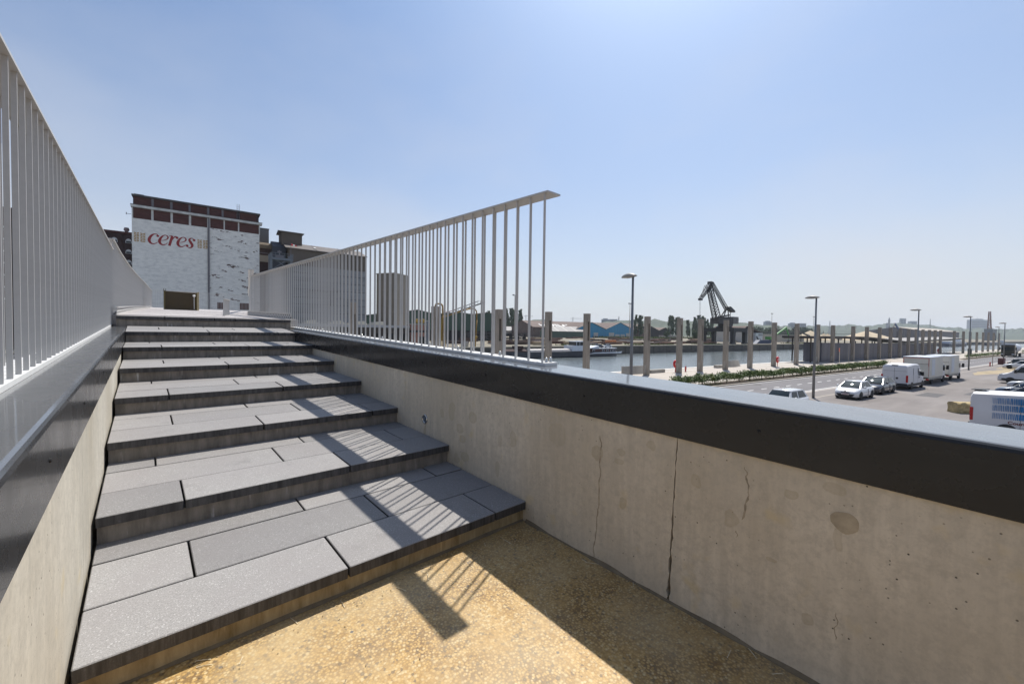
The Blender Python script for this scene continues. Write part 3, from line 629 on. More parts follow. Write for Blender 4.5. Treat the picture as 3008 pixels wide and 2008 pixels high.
buoy(47.3, 33.75, 'red lifebuoy stand against the pillar beside the small hydrant'); buoy(72.2, 32.6, 'red lifebuoy stand on a post right of a pillar'); buoy(179, 35.3, 'distant dark red lifebuoy stand at the end of the grey wall')
def hydrant(s_, n_, z, lab):
    t = sth('hydrant', lab, 'hydrant', s_, n_, z, 0, 'red hydrants')
    mb = MB(); mb.smooth = True; mb.lathe([(.13, 0), (.13, .05), (.085, .07), (.085, .5), (.12, .53), (.12, .6), (.07, .7), (.03, .78)], 14); mb.build('body', M_redm, t)
    for sx in (-1, 1):
        mb = MB(); mb.tube((sx*.05, 0, .42), (sx*.2, 0, .42), .06); mb.build('outlet', M_redm, t)
hydrant(49.3, 33.6, .125, 'small red hydrant on the promenade beside the lifebuoy'); hydrant(115.4, 15.9, 0, 'red hydrant at the edge of the car park')
def bollard(s_, n_, lab):
    t = sth('bollard', lab, 'bollard', s_, n_, .17, 0); mb = MB(); mb.smooth = True; mb.lathe([(.2, 0), (.2, .05), (.14, .1), (.14, .4), (.22, .46), (.2, .52), (.05, .55)], 14); mb.build('post', mat('galvanised', (.42, .42, .4), .5, .3, .1, 6), t)
bollard(89.3, 37.25, 'pale mooring bollard on the quay edge'); bollard(43.9, 37.2, 'mooring bollard behind the left bench')
t = sth('road_sign', 'round orange-red sign on a pale post in front of the grey wall', 'sign', 83.1, 28, .125, R_(25))
mb = MB(); mb.tube((0, 0, 0), (0, 0, 3.1), .035); mb.build('post', mat('sign_post', (.62, .56, .44), .5), t)
mb = MB(); mb.lathe([(.33, -.012), (.34, 0), (.33, .012)], 28, (0, .05, 2.76), 'y'); mb.build('disc', M_orange, t)
for s_, lab in ((97.5, 'thin pale pole beside the grey wall, near the orange sign'), (108, 'thin pale pole beside the grey wall, beyond the orange sign')):
    t = sth('pole', lab, 'pole', s_, 31.4, .125); mb = MB(); mb.tube((0, 0, 0), (0, 0, 3.6), .04); mb.build('shaft', M_conc, t)
t = sth('litter_bin', 'dark green litter bin standing in the farther hedge', 'bin', 165.9, 26.6, .12)
mb = MB(); mb.cbox(-.4, .4, -.35, .35, 0, 2.0, .06); mb.build('body', mat('bin_green', (.015, .035, .03), .5), t); mb = MB(); mb.box(-.42, .42, -.37, .37, 2.0, 2.06); mb.build('lid', M_dark, t)
t = sth('sign_post', 'small sign on a leaning post beside the hydrant', 'sign', 116.1, 15.7, 0)
mb = MB(); mb.tube((0, 0, 0), (-.25, 0, 2.6), .05); mb.build('post', M_kerb, t); mb = MB(); mb.box(-.48, -.02, -.05, -.02, 2.35, 2.85); mb.build('plate', M_conc, t)
t = sth('utility_box', 'dark red utility box beside the street lamp', 'box', 126.2, 15.9, 0); mb = MB(); mb.cbox(-.8, .8, -.4, .4, 0, 1.25, .04); mb.build('body', mat('box_maroon', (.10, .03, .03), .6), t); mb = MB(); mb.box(-.75, .75, -.42, -.401, .1, 1.15); mb.build('door', mat('box_maroon_door', (.13, .04, .04), .6), t)
# ---- hedges
M_leaf = NB('hedge_leaves', .6); _v = M_leaf.vec(); M_leaf.color(M_leaf.ramp(M_leaf.noise(_v, 1.3, 3), [(.3, (.05, .085, .018)), (.55, (.12, .175, .038)), (.75, (.22, .24, .06))])); M_leaf.b.inputs['Subsurface Weight'].default_value = 0; M_leaf = M_leaf.m
M_stem = mat('stem_bark', (.2, .14, .10), .9); M_stake = mat('dark_stake', (.045, .035, .03), .9); M_grass = mat('rough_grass', (.07, .10, .02), .9, 0, .5, 2)
def leaf(mb, p, r, rng):
    a = Vector((rng.gauss(0, 1), rng.gauss(0, 1), rng.gauss(0, 1))).normalized(); b = a.orthogonal().normalized(); c = a.cross(b); p = Vector(p)
    mb.add([p-b*r, p+c*r*.55, p+b*r, p-c*r*.55], [(0, 1, 2, 3)])
def hedge(s0, s1, n_, lab, z, dens, stake):
    t = sth('hedge', lab, 'hedge', s0, n_, z); rng = random.Random(int(s0)); L_ = s1-s0
    mb = MB(); st = MB(); x = 0
    while x < L_:
        x += rng.uniform(.22, .45); h = rng.uniform(.75, 1.15); st.tube((x, rng.uniform(-.1, .1), 0), (x+rng.uniform(-.1, .1), 0, h*.8), .009, .006, 4, False)
        for k in range(dens):
            q = rng.random(); leaf(mb, (x+rng.gauss(0, .17), rng.gauss(0, .2), h*(.42+.6*q**.8)+rng.gauss(0, .05)), rng.uniform(.055, .115), rng)
        if rng.random() < .3:
            for k in range(dens//3): leaf(mb, (x+rng.gauss(0, .12), rng.gauss(0, .12), rng.uniform(.15, .6)), rng.uniform(.03, .06), rng)
        if rng.random() < .14:
            for k in range(8): leaf(mb, (x+rng.gauss(0, .05), rng.gauss(0, .06), h+.08*k*.6), .04, rng)
    mb.build('foliage', M_leaf, t)['kind'] = 'stuff'; st.build('stems', M_stem, t)['kind'] = 'stuff'
    k = 1.2
    while stake and k < L_:
        m2 = MB(); m2.tube((k, .05, 0), (k+rng.uniform(-.04, .04), .05, rng.uniform(.75, 1.0)), .045, .04, 6); m2.build('stake', M_stake, t); k += rng.uniform(1.9, 2.9)
    g2 = MB(); 
    for k in range(int(L_*60)):
        xx = rng.uniform(0, L_); yy = rng.uniform(-.75, .7)
        if sin(xx*.5)+sin(xx*.23+1)+rng.uniform(-1, 1) < -.2: continue
        h = rng.uniform(.08, .32); g2.add([(xx-.025, yy, 0), (xx+.025, yy, 0), (xx+rng.uniform(-.1, .1), yy+rng.uniform(-.08, .08), h)], [(0, 1, 2)])
    g2.build('grass', M_grass, t)['kind'] = 'stuff'
hedge(33, 90, 24.0, 'young staked hedge in the strip between road and promenade', .10, 120, True)
hedge(146, 216, 24.0, 'farther low hedge running towards the tanker truck', .10, 26, False); hedge(226, 320, 24.0, 'most distant hedge behind the tanker truck', .10, 12, False)
# ---- grey landing-stage pavilion between promenade and canal
M_pan = NB('blue_grey_panels', .5); _v = M_pan.vec((1, 1, .1)); M_pan.color(M_pan.mix(M_pan.ramp(M_pan.noise(_v, .9, 3), [(.35, 0.), (.65, 1.)]), (.075, .078, .10), (.115, .115, .145))); M_pan = M_pan.m
M_roofd = mat('dark_roof_edge', (.035, .032, .03), .6); M_roofl = mat('pale_roof', (.30, .285, .27), .8, 0, .1, .5); M_soff = mat('timber_soffit', (.13, .085, .04), .7)
t = sth('pavilion', 'long low blue-grey pavilion with a dark flat roof on the canal edge', 'pavilion', 93, 34.2, .125)
pw = 1.52
for k in range(51):
    a = k*pw; hgt = 3.75-.009*a
    mb = MB(); mb.box(a, a+pw-.03, random.uniform(0, .03), .12, 0, hgt); mb.build('wall_panel', M_pan, t)
for k in range(2):
    mb = MB(); mb.box(-.02, .1, .15+k*1.5, 1.62+k*1.5, 0, 3.8); mb.build('wall_panel', M_pan, t)
mb = MB(); mb.box(0, 77, 2.9, 3.02, 0, 3.2); mb.build('rear_wall', M_pan, t)
mb = MB(); mb.box(0, 77, .2, 2.9, 2.9, 2.95); mb.build('ceiling', M_dark, t)
mb = MB(); mb.hexa([(-6.5, -.7, 4.62), (22, -.7, 4.62), (22, 4.2, 4.62), (-6.5, 4.2, 4.62), (-6.5, -.7, 5.0), (22, -.7, 5.0), (22, 4.2, 5.0), (-6.5, 4.2, 5.0)]); mb.hexa([(22, -.7, 4.62), (48, -.7, 3.55), (48, 4.2, 3.55), (22, 4.2, 4.62), (22, -.7, 5.0), (48, -.7, 4.0), (48, 4.2, 4.0), (22, 4.2, 5.0)]); rf = mb.build('roof', M_roofd, t)
mb = MB(); mb.box(-6.3, 22, -.5, 4.0, 4.56, 4.615); mb.build('soffit', M_soff, rf); mb = MB(); mb.box(-6.4, 21.9, -.6, 4.1, 5.003, 5.03); mb.build('roof_cover', M_roofl, rf)
mb = MB(); mb.hexa([(48, -.6, 3.55), (108, -.2, 4.55), (108, 4.5, 4.55), (48, 4.5, 3.55), (48, -.6, 3.98), (108, -.2, 4.85), (108, 4.5, 4.85), (48, 4.5, 3.98)]); r2 = mb.build('roof', M_roofd, t)
mb = MB(); mb.hexa([(48.2, -.5, 4.0), (107.5, -.1, 4.87), (107.5, 4.4, 5.3), (48.2, 4.4, 4.6), (48.2, -.5, 4.02), (107.5, -.1, 4.89), (107.5, 4.4, 5.32), (48.2, 4.4, 4.62)]); mb.build('roof_cover', M_roofl, r2)
for k in range(8):
    for y in (.1, 3.2):
        mb = MB(); mb.box(-4+k*6.3, -3.8+k*6.3, y+.15, y+.33, 0 if k == 0 else 3.0, 4.6 if k < 5 else 4.0); mb.build('column', M_roofd, t)
mb = MB(); mb.box(54, 84, .3, 3.4, 3.22, 3.3); mb.build('lower_roof', M_white, t)
# quay railing further along
t = sth('quay_railing', 'low railing of thin posts along the distant quay edge', 'railing', 172, 36.8, .125)
for k in range(34):
    mb = MB(); mb.tube((k*1.9, 0, 0), (k*1.9, 0, 1.05), .045, .045, 6); mb.build('post', M_conc, t)
for z in (.5, 1.0):
    mb = MB(); mb.tube((0, 0, z), (63, 0, z), .02, .02, 5); mb.build('rail', M_conc, t)
# ================================================================== far bank: mill, silos, halls, yard, crane, barge, trees, skyline
CA = R_(4.5)
def CW(s, n, z=0): return Vector((s*cos(CA)+n*sin(CA), -s*sin(CA)+n*cos(CA), z))
def cth(name, label, cat, s, n, z=0): return thing(name, label, cat, CW(s, n, z), -CA)
def cat_rom(pts, k=6):
    P = [pts[0]]+list(pts)+[pts[-1]]; o = []
    for i in range(1, len(P)-2):
        for j in range(k):
            t = j/k; o.append(tuple(.5*((2*b)+(-a+c)*t+(2*a-5*b+4*c-d)*t*t+(-a+3*b-3*c+d)*t**3) for a, b, c, d in zip(P[i-1], P[i], P[i+1], P[i+2])))
    o.append(tuple(pts[-1])); return o
def painted_brick(name, peel, seed):
    g = NB(name, .85); v = g.vec((1, 1, 1), (seed, 0, seed)); 
    c = g.mix(g.ramp(g.noise(g.vec((.8, 1, 1.9), (seed, 0, 0)), .9, 8, .74), [(.34, .7), (.55, 0.)]), (.75, .72, .675), (.43, .415, .40))
    c = g.mix(g.ramp(g.noise(v, .12, 4), [(.35, 0.), (.7, .35)]), c, (.58, .56, .53))
    c = g.mix(g.ramp(g.noise(g.vec((.45, 1, 1.3), (seed*3, 0, 2)), .7, 6, .68), [(.66-peel, 0.), (.67-peel, 1.)]), c, (.10, .06, .05))
    g.color(c); return g.m
M_wb1 = painted_brick('white_painted_brick', -.07, 1.7); M_wb2 = painted_brick('peeling_painted_brick', .075, 4.1)
M_brick = mat('dark_red_brick', (.075, .028, .024), .9, 0, .3, 1.5, stretch=(.5, 1, 2)); M_brickd = mat('soot_brick', (.048, .026, .024), .9, 0, .3, 1.2)
M_trim = mat('pale_cornice', (.5, .49, .47), .8, 0, .25, .8); M_slate = mat('dark_sheet', (.07, .065, .065), .7); M_cred = mat('sign_red', (.27, .02, .022), .7); M_wheat = mat('wheat_ochre', (.36, .2, .05), .7)
M_gut = mat('downpipe_grey', (.15, .14, .155), .6); M_pane = mat('window_glass', (.03, .035, .04), .15); M_arch = mat('white_window', (.5, .5, .5), .6)
M_roofb = mat('brown_sheet_roof', (.105, .088, .08), .7, 0, .12, .3); M_wallb = mat('brown_cladding', (.105, .085, .068), .8, 0, .12, .5); M_conc2 = mat('weathered_silo_concrete', (.23, .235, .24), .85, 0, .35, .35, stretch=(.4, 1, 1))
M_beige = mat('beige_cladding', (.27, .235, .19), .8, 0, .06, .4); M_steelb = mat('blue_grey_steel', (.13, .145, .165), .6)
# ---- white grain silo with lettering
t = cth('grain_silo', 'white painted brick grain silo lettered in red above the stair', 'silo', 0.5, 128)
def cb(name, m, p, x0, x1, y0, y1, z0, z1): mb = MB(); mb.box(x0-.5, x1-.5, y0, y1, z0, z1); return mb.build(name, m, p)
cb('wall', M_wb1, t, -12.0, 2.1, 0, 22, 0, 30.1); cb('wall', M_wb2, t, 2.1, 13.0, .05, 22, 0, 30.15)
cb('core', M_brickd, t, -11.8, 12.9, .5, 21.5, 30.1, 35.0)
for a, b in ((-11.77, -8.64), (-8.23, -5.17), (-4.74, -1.73), (-1.29, 1.85), (2.47, 5.21), (5.48, 8.25), (8.54, 12.89)): cb('brick_panel', M_brick, t, a, b, .15, .5, 30.1, 32.58)
for a, b in ((-12., -11.77), (-8.64, -8.23), (-5.17, -4.74), (-1.73, -1.29), (1.85, 2.47), (5.21, 5.48), (8.25, 8.54), (12.89, 13.1)): cb('pilaster', M_trim, t, a, b, .02, .5, 30.1, 32.58)
cn = cb('cornice', M_trim, t, -12.15, 13.6, -.55, 1.2, 32.6, 33.1); cb('flashing', M_slate, cn, -12.2, 13.65, -.6, 1.3, 33.1, 33.2)
for a, b in ((-11.64, -8.6), (-8.19, -5.22), (-4.79, -1.78), (-1.37, 1.83), (2.26, 4.82), (5.23, 8.02), (8.55, 12.38)): cb('brick_panel', M_brick, t, a, b, .3, .52, 33.2, 35.2)
for a, b in ((-8.6, -8.19), (-5.22, -4.79), (-1.78, -1.37), (1.83, 2.26), (4.82, 5.23), (8.02, 8.1)): cb('mullion', M_gut, t, a, b, .22, .5, 33.2, 35.2)
cb('roof_edge', M_slate, t, -12.0, 13.2, -.25, 22, 35.2, 35.55); cb('roof_kerb', M_slate, t, -11.6, -9.9, .2, 2, 35.55, 35.75)
mb = MB(); mb.tube((1.67, -.2, 0), (1.67, -.2, 32.4), .17, .17, 10); mb.tube((1.67, -.2, 32.3), (1.3, .1, 33.3), .15); mb.tube((1.67, .15, 33.2), (1.67, .15, 35.3), .14); dp = mb.build('downpipe', M_gut, t)
for z in range(3, 31, 3):
    mb = MB(); mb.lathe([(.21, -.06), (.21, .06)], 10, (1.67, -.2, z)); mb.build('pipe_collar', M_gut, dp)
cb('dark_strip', M_brickd, t, 1.93, 2.08, -.003, .2, 0, 30.1)  # thin dark strip down the wall beside the downpipe
mb = MB()
for x in (7.55, 8.1): mb.tube((x, .1, 33.2), (x, .1, 37.0), .03, .03, 5)
for k in range(14): mb.tube((7.55, .1, 33.4+k*.27), (8.1, .1, 33.4+k*.27), .02, .02, 4)
for z in (35.8, 36.4, 37.0): mb.path([(7.55, .1, z), (7.5, -.5, z), (8.15, -.5, z), (8.1, .1, z)], .02, 4)
mb.build('ladder', M_gut, t)
for (x0, x1, z0, z1) in ((3.81, 5.71, 9.97, 11.61), (8.57, 10.9, 10.0, 11.7)):
    o = cb('window', M_brick, t, x0, x1, -.04, .3, z0, z1); cb('sill', M_trim, o, x0-.1, x1+.1, -.12, .0, z0-.15, z0-.01)
mb = MB(); mb.tube((-12.6, 0, 30.9), (-13.4, 0, 30.9), .05); mb.tube((-13.4, 0, 30.7), (-13.4, 0, 31.2), .07); mb.build('bracket', M_gut, t)
def glyph(strokes, balls, x0, x1, z0, z1):
    mb = MB(); sx = x1-x0; sz = z1-z0; k0 = 0
    for kk, pts in enumerate(strokes):
        q = cat_rom(pts, 7); Lr = []
        for i, (x, y, w_) in enumerate(q):
            a = q[max(0, i-1)]; b = q[min(len(q)-1, i+1)]; d = Vector(((b[0]-a[0])*sx, (b[1]-a[1])*sz)).normalized(); px, pz = x0+x*sx, z0+y*sz
            Lr.append((px-d.y*w_*sz/2, pz+d.x*w_*sz/2, px+d.y*w_*sz/2, pz-d.x*w_*sz/2))
        f = -.010-.0012*kk
        mb.loft([[(a[0], f, a[1]), (a[2], f, a[3]), (a[2], .02, a[3]), (a[0], .02, a[1])] for a in Lr], True, True)
    for j, (x, y, r) in enumerate(balls): mb.lathe([(r*sz, 0), (r*sz, .02)], 16, (x0+x*sx, -.014-.001*j, z0+y*sz), 'y')
    return mb
C_ = ([[(.93, .84, .05), (.84, .96, .07), (.64, .98, .09), (.4, .86, .15), (.2, .6, .21), (.13, .34, .22), (.24, .11, .18), (.46, .03, .11), (.7, .1, .075), (.9, .24, .045)]], [(.9, .82, .105)])
E_ = ([[(.14, .44, .04), (.45, .46, .055), (.75, .58, .08), (.9, .76, .12), (.82, .93, .10), (.62, .98, .07), (.38, .84, .13), (.18, .56, .2), (.12, .32, .22), (.22, .11, .18), (.44, .03, .11), (.66, .1, .075), (.86, .25, .045)]], [])
R_G = ([[(.16, .0, .2), (.3, .5, .2), (.44, 1.0, .17)], [(.14, .93, .05), (.28, .97, .06), (.44, 1.0, .06)], [(.34, .45, .06), (.52, .76, .09), (.72, .96, .1), (.86, .92, .1)]], [(.88, .86, .115)])
S_G = ([[(.9, .82, .05), (.76, .97, .07), (.52, .95, .11), (.4, .78, .18), (.56, .54, .22), (.72, .3, .21), (.62, .09, .15), (.36, .02, .08), (.12, .14, .05)]], [(.92, .82, .115), (.14, .2, .115)])
for gl, x0, x1 in ((C_, -9.3, -7.3), (E_, -7.45, -5.45), (R_G, -5.75, -3.75), (E_, -4.1, -2.1), (S_G, -2.35, -.6)):
    glyph(gl[0], gl[1], x0-.5, x1-.5, 24.6, 27.05).build('letter', M_cred, t)
for x0 in (-11.7, -10.6, -.12, .99):
    w_ = mb = MB()
    for r in range(6):
        for sd in (-1, 1):
            cx = x0+.47-.5; z = 24.75+r*.36
            mb.add([(cx+sd*.04, -.006, z), (cx+sd*.44, -.006, z+.17), (cx+sd*.44, -.006, z+.40), (cx+sd*.04, -.006, z+.25)], [(0, 1, 2, 3)])
    w_.build('wheat_ear', M_wheat, t)
# ---- dark brick mill at the left
t = cth('brick_mill', 'dark brick mill with arched windows left of the white silo', 'mill building', -20, 134)
mb = MB(); mb.box(-26, 7.6, 0, 20, 0, 27.6); mb.build('wall', M_brickd, t)
mb = MB(); mb.box(-40, -5, 1, 22, 0, 30.2); mb.build('tower_block', M_brickd, t)
mb = MB(); mb.box(-26.3, 7.6, -.25, 0, 27.2, 27.7); mb.build('cornice', M_brick, t)
am = MB(); am.prism([(-.55, 0), (.55, 0), (.55, .45), (.42, .8), (.2, 1.0), (0, 1.06), (-.2, 1.0), (-.42, .8), (-.55, .45)], 'y', -.06, .02)
pm = MB(); pm.box(-.45, .45, -.08, -.061, .05, .5)
W0 = None
for c in range(12):
    for r in range(7):
        if W0 is None: W0 = am.build('window', M_arch, t); W1 = pm.build('pane', M_pane, W0); o = W0
        else: o = inst(W0, t); inst(W1, o)
        o.location = (6.85-c*2.45, 0, 25.1-r*2.52)
for c in range(13):
    mb = MB(); mb.box(5.35-c*2.45, 5.85-c*2.45, -.16, 0, 0, 27.2); mb.build('pilaster', M_brickd, t)
mb = MB(); mb.smooth = True; mb.lathe([(.32, 0), (.3, .7), (.52, 1.0), (.55, 1.2), (.42, 1.5), (.45, 1.62)], 14, (6.2, 3, 27.6)); mb.build('roof_vent', mat('vent_pink', (.3, .22, .22), .7), t)
# ---- grey stair box and brown linking building
t = cth('stair_tower', 'grey clad box rising behind the right corner of the white silo', 'tower', 15.6, 142); mb = MB(); mb.box(-1.3, 1.25, 0, 4, 0, 34.7); mb.build('cladding', mat('grey_ribbed_cladding', (.17, .165, .16), .7, 0, .1, 2, stretch=(4, 1, .1)), t); mb = MB(); mb.box(-1.4, 1.35, -.1, 4.1, 34.7, 34.9); mb.build('roof', M_slate, t)
t = cth('link_building', 'dark brown building with a curved roof between the two silos', 'building', 16, 136)
mb = MB(); mb.box(-2.2, 6, 0, 9, 0, 27.9); mb.build('wall', M_brickd, t)
mb = MB(); mb.prism([(-.6, 27.9), (-.4, 28.9), (.3, 29.5), (1.5, 29.8), (9.5, 29.8), (9.5, 27.9)], 'x', -2.3, 2.2); mb.build('roof', mat('mossy_roof', (.14, .11, .075), .9, 0, .35, 1), t)
mb = MB(); mb.box(-2.2, 1.3, -.25, 0, 24.1, 25.95); mb.build('parapet', M_beige, t); mb = MB(); mb.box(-2.2, 4, -1.2, -1.0, 26.4, 26.5); mb.build('handrail', M_gut, t)
# ---- concrete silo with pitched roof
t = cth('concrete_silo', 'weathered concrete silo with brown pitched roof seen through the railing', 'silo', 31, 130)
def rb(name, m, p, x0, x1, y0, y1, z0, z1): mb = MB(); mb.box(x0-31, x1-31, y0, y1, z0, z1); return mb.build(name, m, p)
zl = [7.0, 9.84, 12.3, 14.24, 16.6, 18.96, 21.2, 23.3]
rb('concrete_lift', M_conc2, t, 20.6, 41.7, 0, 14, 0, 7.0)
for a, b in zip(zl, zl[1:]): rb('concrete_lift', M_conc2, t, 20.6, 41.7, random.uniform(0, .04), 14, a+.12, b)
rb('lift_joint', M_brickd, t, 20.7, 41.6, .12, 13.9, 6.9, 23.3)
rb('upper_wall', M_wallb, t, 20.4, 41.75, -.1, 14.1, 23.3, 28.0)
mb = MB(); mb.prism([(-.7, 27.9), (7, 30.6), (14.7, 27.9), (14.7, 27.7), (7, 30.35), (-.7, 27.7)], 'x', -11.6, 10.95); rf = mb.build('roof', M_roofb, t)
mb = MB(); mb.prism([(-.1, 27.7), (7, 30.3), (14.1, 27.7)], 'x', -10.5, 10.7); mb.build('gable', M_wallb, t)
mb = MB(); mb.box(-11.9, -6.6, 4.2, 9.6, 29.4, 33.2); hb = mb.build('head_house', M_wallb, t)
mb = MB(); mb.prism([(3.6, 33.15), (6.9, 33.9), (10.2, 33.15), (10.2, 33.0), (3.6, 33.0)], 'x', -12.5, -6.1); mb.build('roof', M_slate, hb)
mb = MB(); mb.box(-14.3, -11, 3, 11, 0, 28.4); mb.build('end_bay', mat('dark_blue_cladding', (.03, .035, .05), .7), t); mb = MB(); mb.prism([(3, 28.4), (7, 30.4), (11, 28.4)], 'x', -14.3, -11); mb.build('end_gable', mat('dark_blue_cladding2', (.04, .045, .06), .7), t)
for x, y, w_ in ((-4.0, 1.2, .6), (3.2, 1.4, .5)):
    mb = MB(); z = 28.15+(y+.7)*2.7/7.7; mb.hexa([(x, y, z+.03), (x+w_, y, z+.03), (x+w_, y+.8, z+.31), (x, y+.8, z+.31), (x, y, z+.1), (x+w_, y, z+.1), (x+w_, y+.8, z+.38), (x, y+.8, z+.38)]); mb.build('roof_light', M_white, rf)
for x in (-3.6, 3.9):
    mb = MB(); mb.hexa([(x, -.75, 27.93), (x+.1, -.75, 27.93), (x+.1, 7, 30.64), (x, 7, 30.64), (x, -.75, 27.97), (x+.1, -.75, 27.97), (x+.1, 7, 30.68), (x, 7, 30.68)]); mb.build('roof_seam', M_slate, rf)
cw = MB(); cw.box(-5.35, 2.5, -1.6, -.02, 16.2, 16.55)
for k in range(6): cw.tube((-5.3+k*1.55, -1.55, 16.5), (-5.3+k*1.55, -1.55, 17.6), .04, .04, 4)
for z in (17.05, 17.6): cw.tube((-5.3, -1.55, z), (2.45, -1.55, z), .035, .035, 4)
cw.build('catwalk', M_slate, t); mb = MB(); mb.box(.3, .95, -1.2, -.02, 12.1, 16.2); mb.bar((-.6, -1.2, 16.2), (.4, -.4, 13.5), .15, .15); mb.build('catwalk_bracket', M_slate, t)
# ---- steel tower with platform, windsock
t = cth('steel_tower', 'blue-grey steel hoist tower with a railed platform beside the white silo', 'tower', 17.6, 124)
for x in (-2.4, 2.3):
    for y in (0, 3): mb = MB(); mb.box(x-.28, x+.28, y-.28, y+.28, 0, 25.0); mb.build('post', M_steelb, t)
mb = MB(); mb.box(-2.5, 2.7, -.5, 3.5, 23.3, 23.9); mb.build('platform', M_steelb, t)
mb = MB()
for z in (24.5, 25.1): mb.path([(-2.5, -.5, z), (2.7, -.5, z), (2.7, 3.5, z)], .05, 4)
for k in range(6): mb.tube((-2.5+k*1.04, -.5, 23.9), (-2.5+k*1.04, -.5, 25.1), .05, .05, 4)
mb.build('guard_rail', M_steelb, t)
mb = MB()
for k in range(5):
    z = 3+k*4.4; mb.bar((-2.4, 0, z), (2.3, 0, z), .2, .2); mb.bar((-2.4, 0, z), (2.3, 0, z+3.6), .15, .15); mb.bar((2.3, 0, z), (-2.4, 0, z+3.6), .15, .15)
mb.build('bracing', M_steelb, t); mb = MB(); mb.box(-1.2, .6, .3, 1.6, 23.9, 24.7); mb.tube((-.4, .8, 24.7), (-.4, .8, 26.0), .12); mb.box(-.8, .1, .6, 1.0, 25.5, 25.8); mb.build('winch', M_gut, t)
t = cth('windsock', 'small red and white windsock on a mast above the steel tower', 'windsock', 19.9, 124.5, 0)
mb = MB(); mb.tube((0, 0, 23.9), (0, 0, 28.0), .04, .04, 5); mb.build('mast', M_gut, t)
for k in range(3):
    mb = MB(); mb.tube((.05+k*.45, 0, 27.85-.08*k), (.5+k*.45, 0, 27.77-.08*k), .25-.05*k, .2-.05*k, 8); mb.build('sock_band', (M_red, M_white, M_red)[k], t)
# ---- low sheds and parapet in front
t = cth('low_depot', 'low dark brown depot with a pale parapet band beyond the railing', 'depot', 24, 121.8)
mb = MB(); mb.box(-4, 31, 0, 8, 0, 5.9); mb.build('wall', mat('depot_brown', (.06, .046, .038), .9, 0, .2, 1), t); mb = MB(); mb.box(-4.2, 31.2, -.25, 8, 5.9, 6.65); mb.build('parapet', mat('depot_band', (.36, .35, .35), .8, 0, .15, 2), t)
for x0, x1 in ((-1, 2.4), (5.4, 9.6), (11, 16), (17.5, 21.5)):
    mb = MB(); mb.prism([(x0, 6.66), (x0+.8, 7.5), (x1-.8, 7.75), (x1, 6.9), (x1, 6.66)], 'y', 1.2, 6); mb.build('roof_hood', mat('pale_hood', (.55, .5, .4), .7), t)
for k in range(8): mb = MB(); mb.box(-3+k*4.1, -1.2+k*4.1, -.02, .2, .5, 4.2); mb.build('door', M_dark, t)
t = cth('square_silo', 'tall beige square silo tower standing alone behind the railing', 'silo', 53, 129)
mb = MB()
for k in range(18): mb.box(-3.6+k*.42, -3.6+k*.42+.36, -.04, .2, 6, 23.4)
mb.build('ribs', M_beige, t); mb = MB(); mb.hexa([(-3.7, .0, 0), (4.3, .0, 0), (4.3, 7, 0), (-3.7, 7, 0), (-3.7, 0, 23.3), (4.3, 0, 23.3), (4.3, 7, 23.3), (-3.7, 7, 23.3)]); mb.build('cladding', mat('beige_shaft', (.19, .16, .125), .8, 0, .1, .6), t)
mb = MB(); mb.box(-3.8, 4.4, -.1, 7.1, 23.3, 23.55); mb.build('roof_edge', M_beige, t); t.rotation_euler[2] += R_(33)
t = sth('brick_shed', 'small pink brick shed with yellow hoppers by the beige silo', 'shed', 44.5, 124, 0)
M_pink = mat('pink_brick', (.30, .14, .10), .9, 0, .2, 2); M_yel = mat('yellow_ochre_paint', (.36, .22, .02), .6, 0, .2, 3); M_pipe = mat('ochre_pipe', (.27, .15, .02), .5, 0, .2, 2)
mb = MB(); mb.box(-2.2, 2.4, 0, 6, 0, 7.0); mb.build('wall', M_pink, t); mb = MB(); mb.box(-2.4, 2.6, -.3, 6.2, 4.6, 5.2); mb.build('beam', M_dark, t); mb = MB(); mb.box(.1, 2.3, -.02, .3, .2, 3.3); mb.build('door', M_dark, t)
mb = MB(); mb.box(-2.5, 2.6, -.4, 6.3, 7.0, 7.25); mb.build('roof', M_conc, t)
for x in (-.5, 1.2): mb = MB(); mb.lathe([(.15, 7.3), (.75, 7.8), (.75, 8.7), (.2, 8.8)], 12, (x+.4, 1, 0)); mb.build('hopper', M_yel, t)
mb = MB(); mb.cbox(2.5, 3.6, .2, 2, 0, 8.3, .1); mb.build('duct', M_steelb, t)
# ---- suction pipe elevator with gantry on the quay
t = sth('pipe_elevator', 'ochre suction pipes and a black lattice gantry slanting up on the far quay', 'grain elevator', 52, 122.5, 0)
arc = [(-2.6, 0, 12.9), (-2.5, 0, 13.5), (-2.1, 0, 13.75), (-1.1, 0, 13.78), (-.5, 0, 13.6), (-.15, 0, 13.0), (-.08, 0, 10.3), (0, 0, 4.8), (.2, 0, .1)]
mb = MB(); mb.smooth = True; mb.path(arc, .27, 10); mb.build('standpipe', M_pipe, t)
arm = [(-.4, 0, 9.5), (2, 0, 10.2), (6, 0, 11.6), (10.1, 0, 12.8), (11.4, 0, 12.6), (12.1, 0, 11.9), (12.2, 0, 9.0), (11.9, 0, 3.7), (11.6, 0, -2.2)]
mb = MB(); mb.smooth = True; mb.path(arm, .22, 10); mb.build('boom_pipe', M_pipe, t); mb = MB(); mb.smooth = True; mb.lathe([(.1, -.5), (.42, -.3), (.42, .3), (.1, .5)], 12, (12.0, 0, 3.2)); mb.build('nozzle', M_yel, t)
mb = MB()
a0, a1 = Vector((-1.2, .6, 9.2)), Vector((15.4, .6, 15.1))
for y in (.2, 1.2): mb.bar(a0+Vector((0, y-.6, 0)), a1+Vector((0, y-.6, 0)), .16, .3); mb.bar(a0+Vector((2, y-.6, 1.6)), a1+Vector((-2.2, y-.6, .35)), .1, .1)
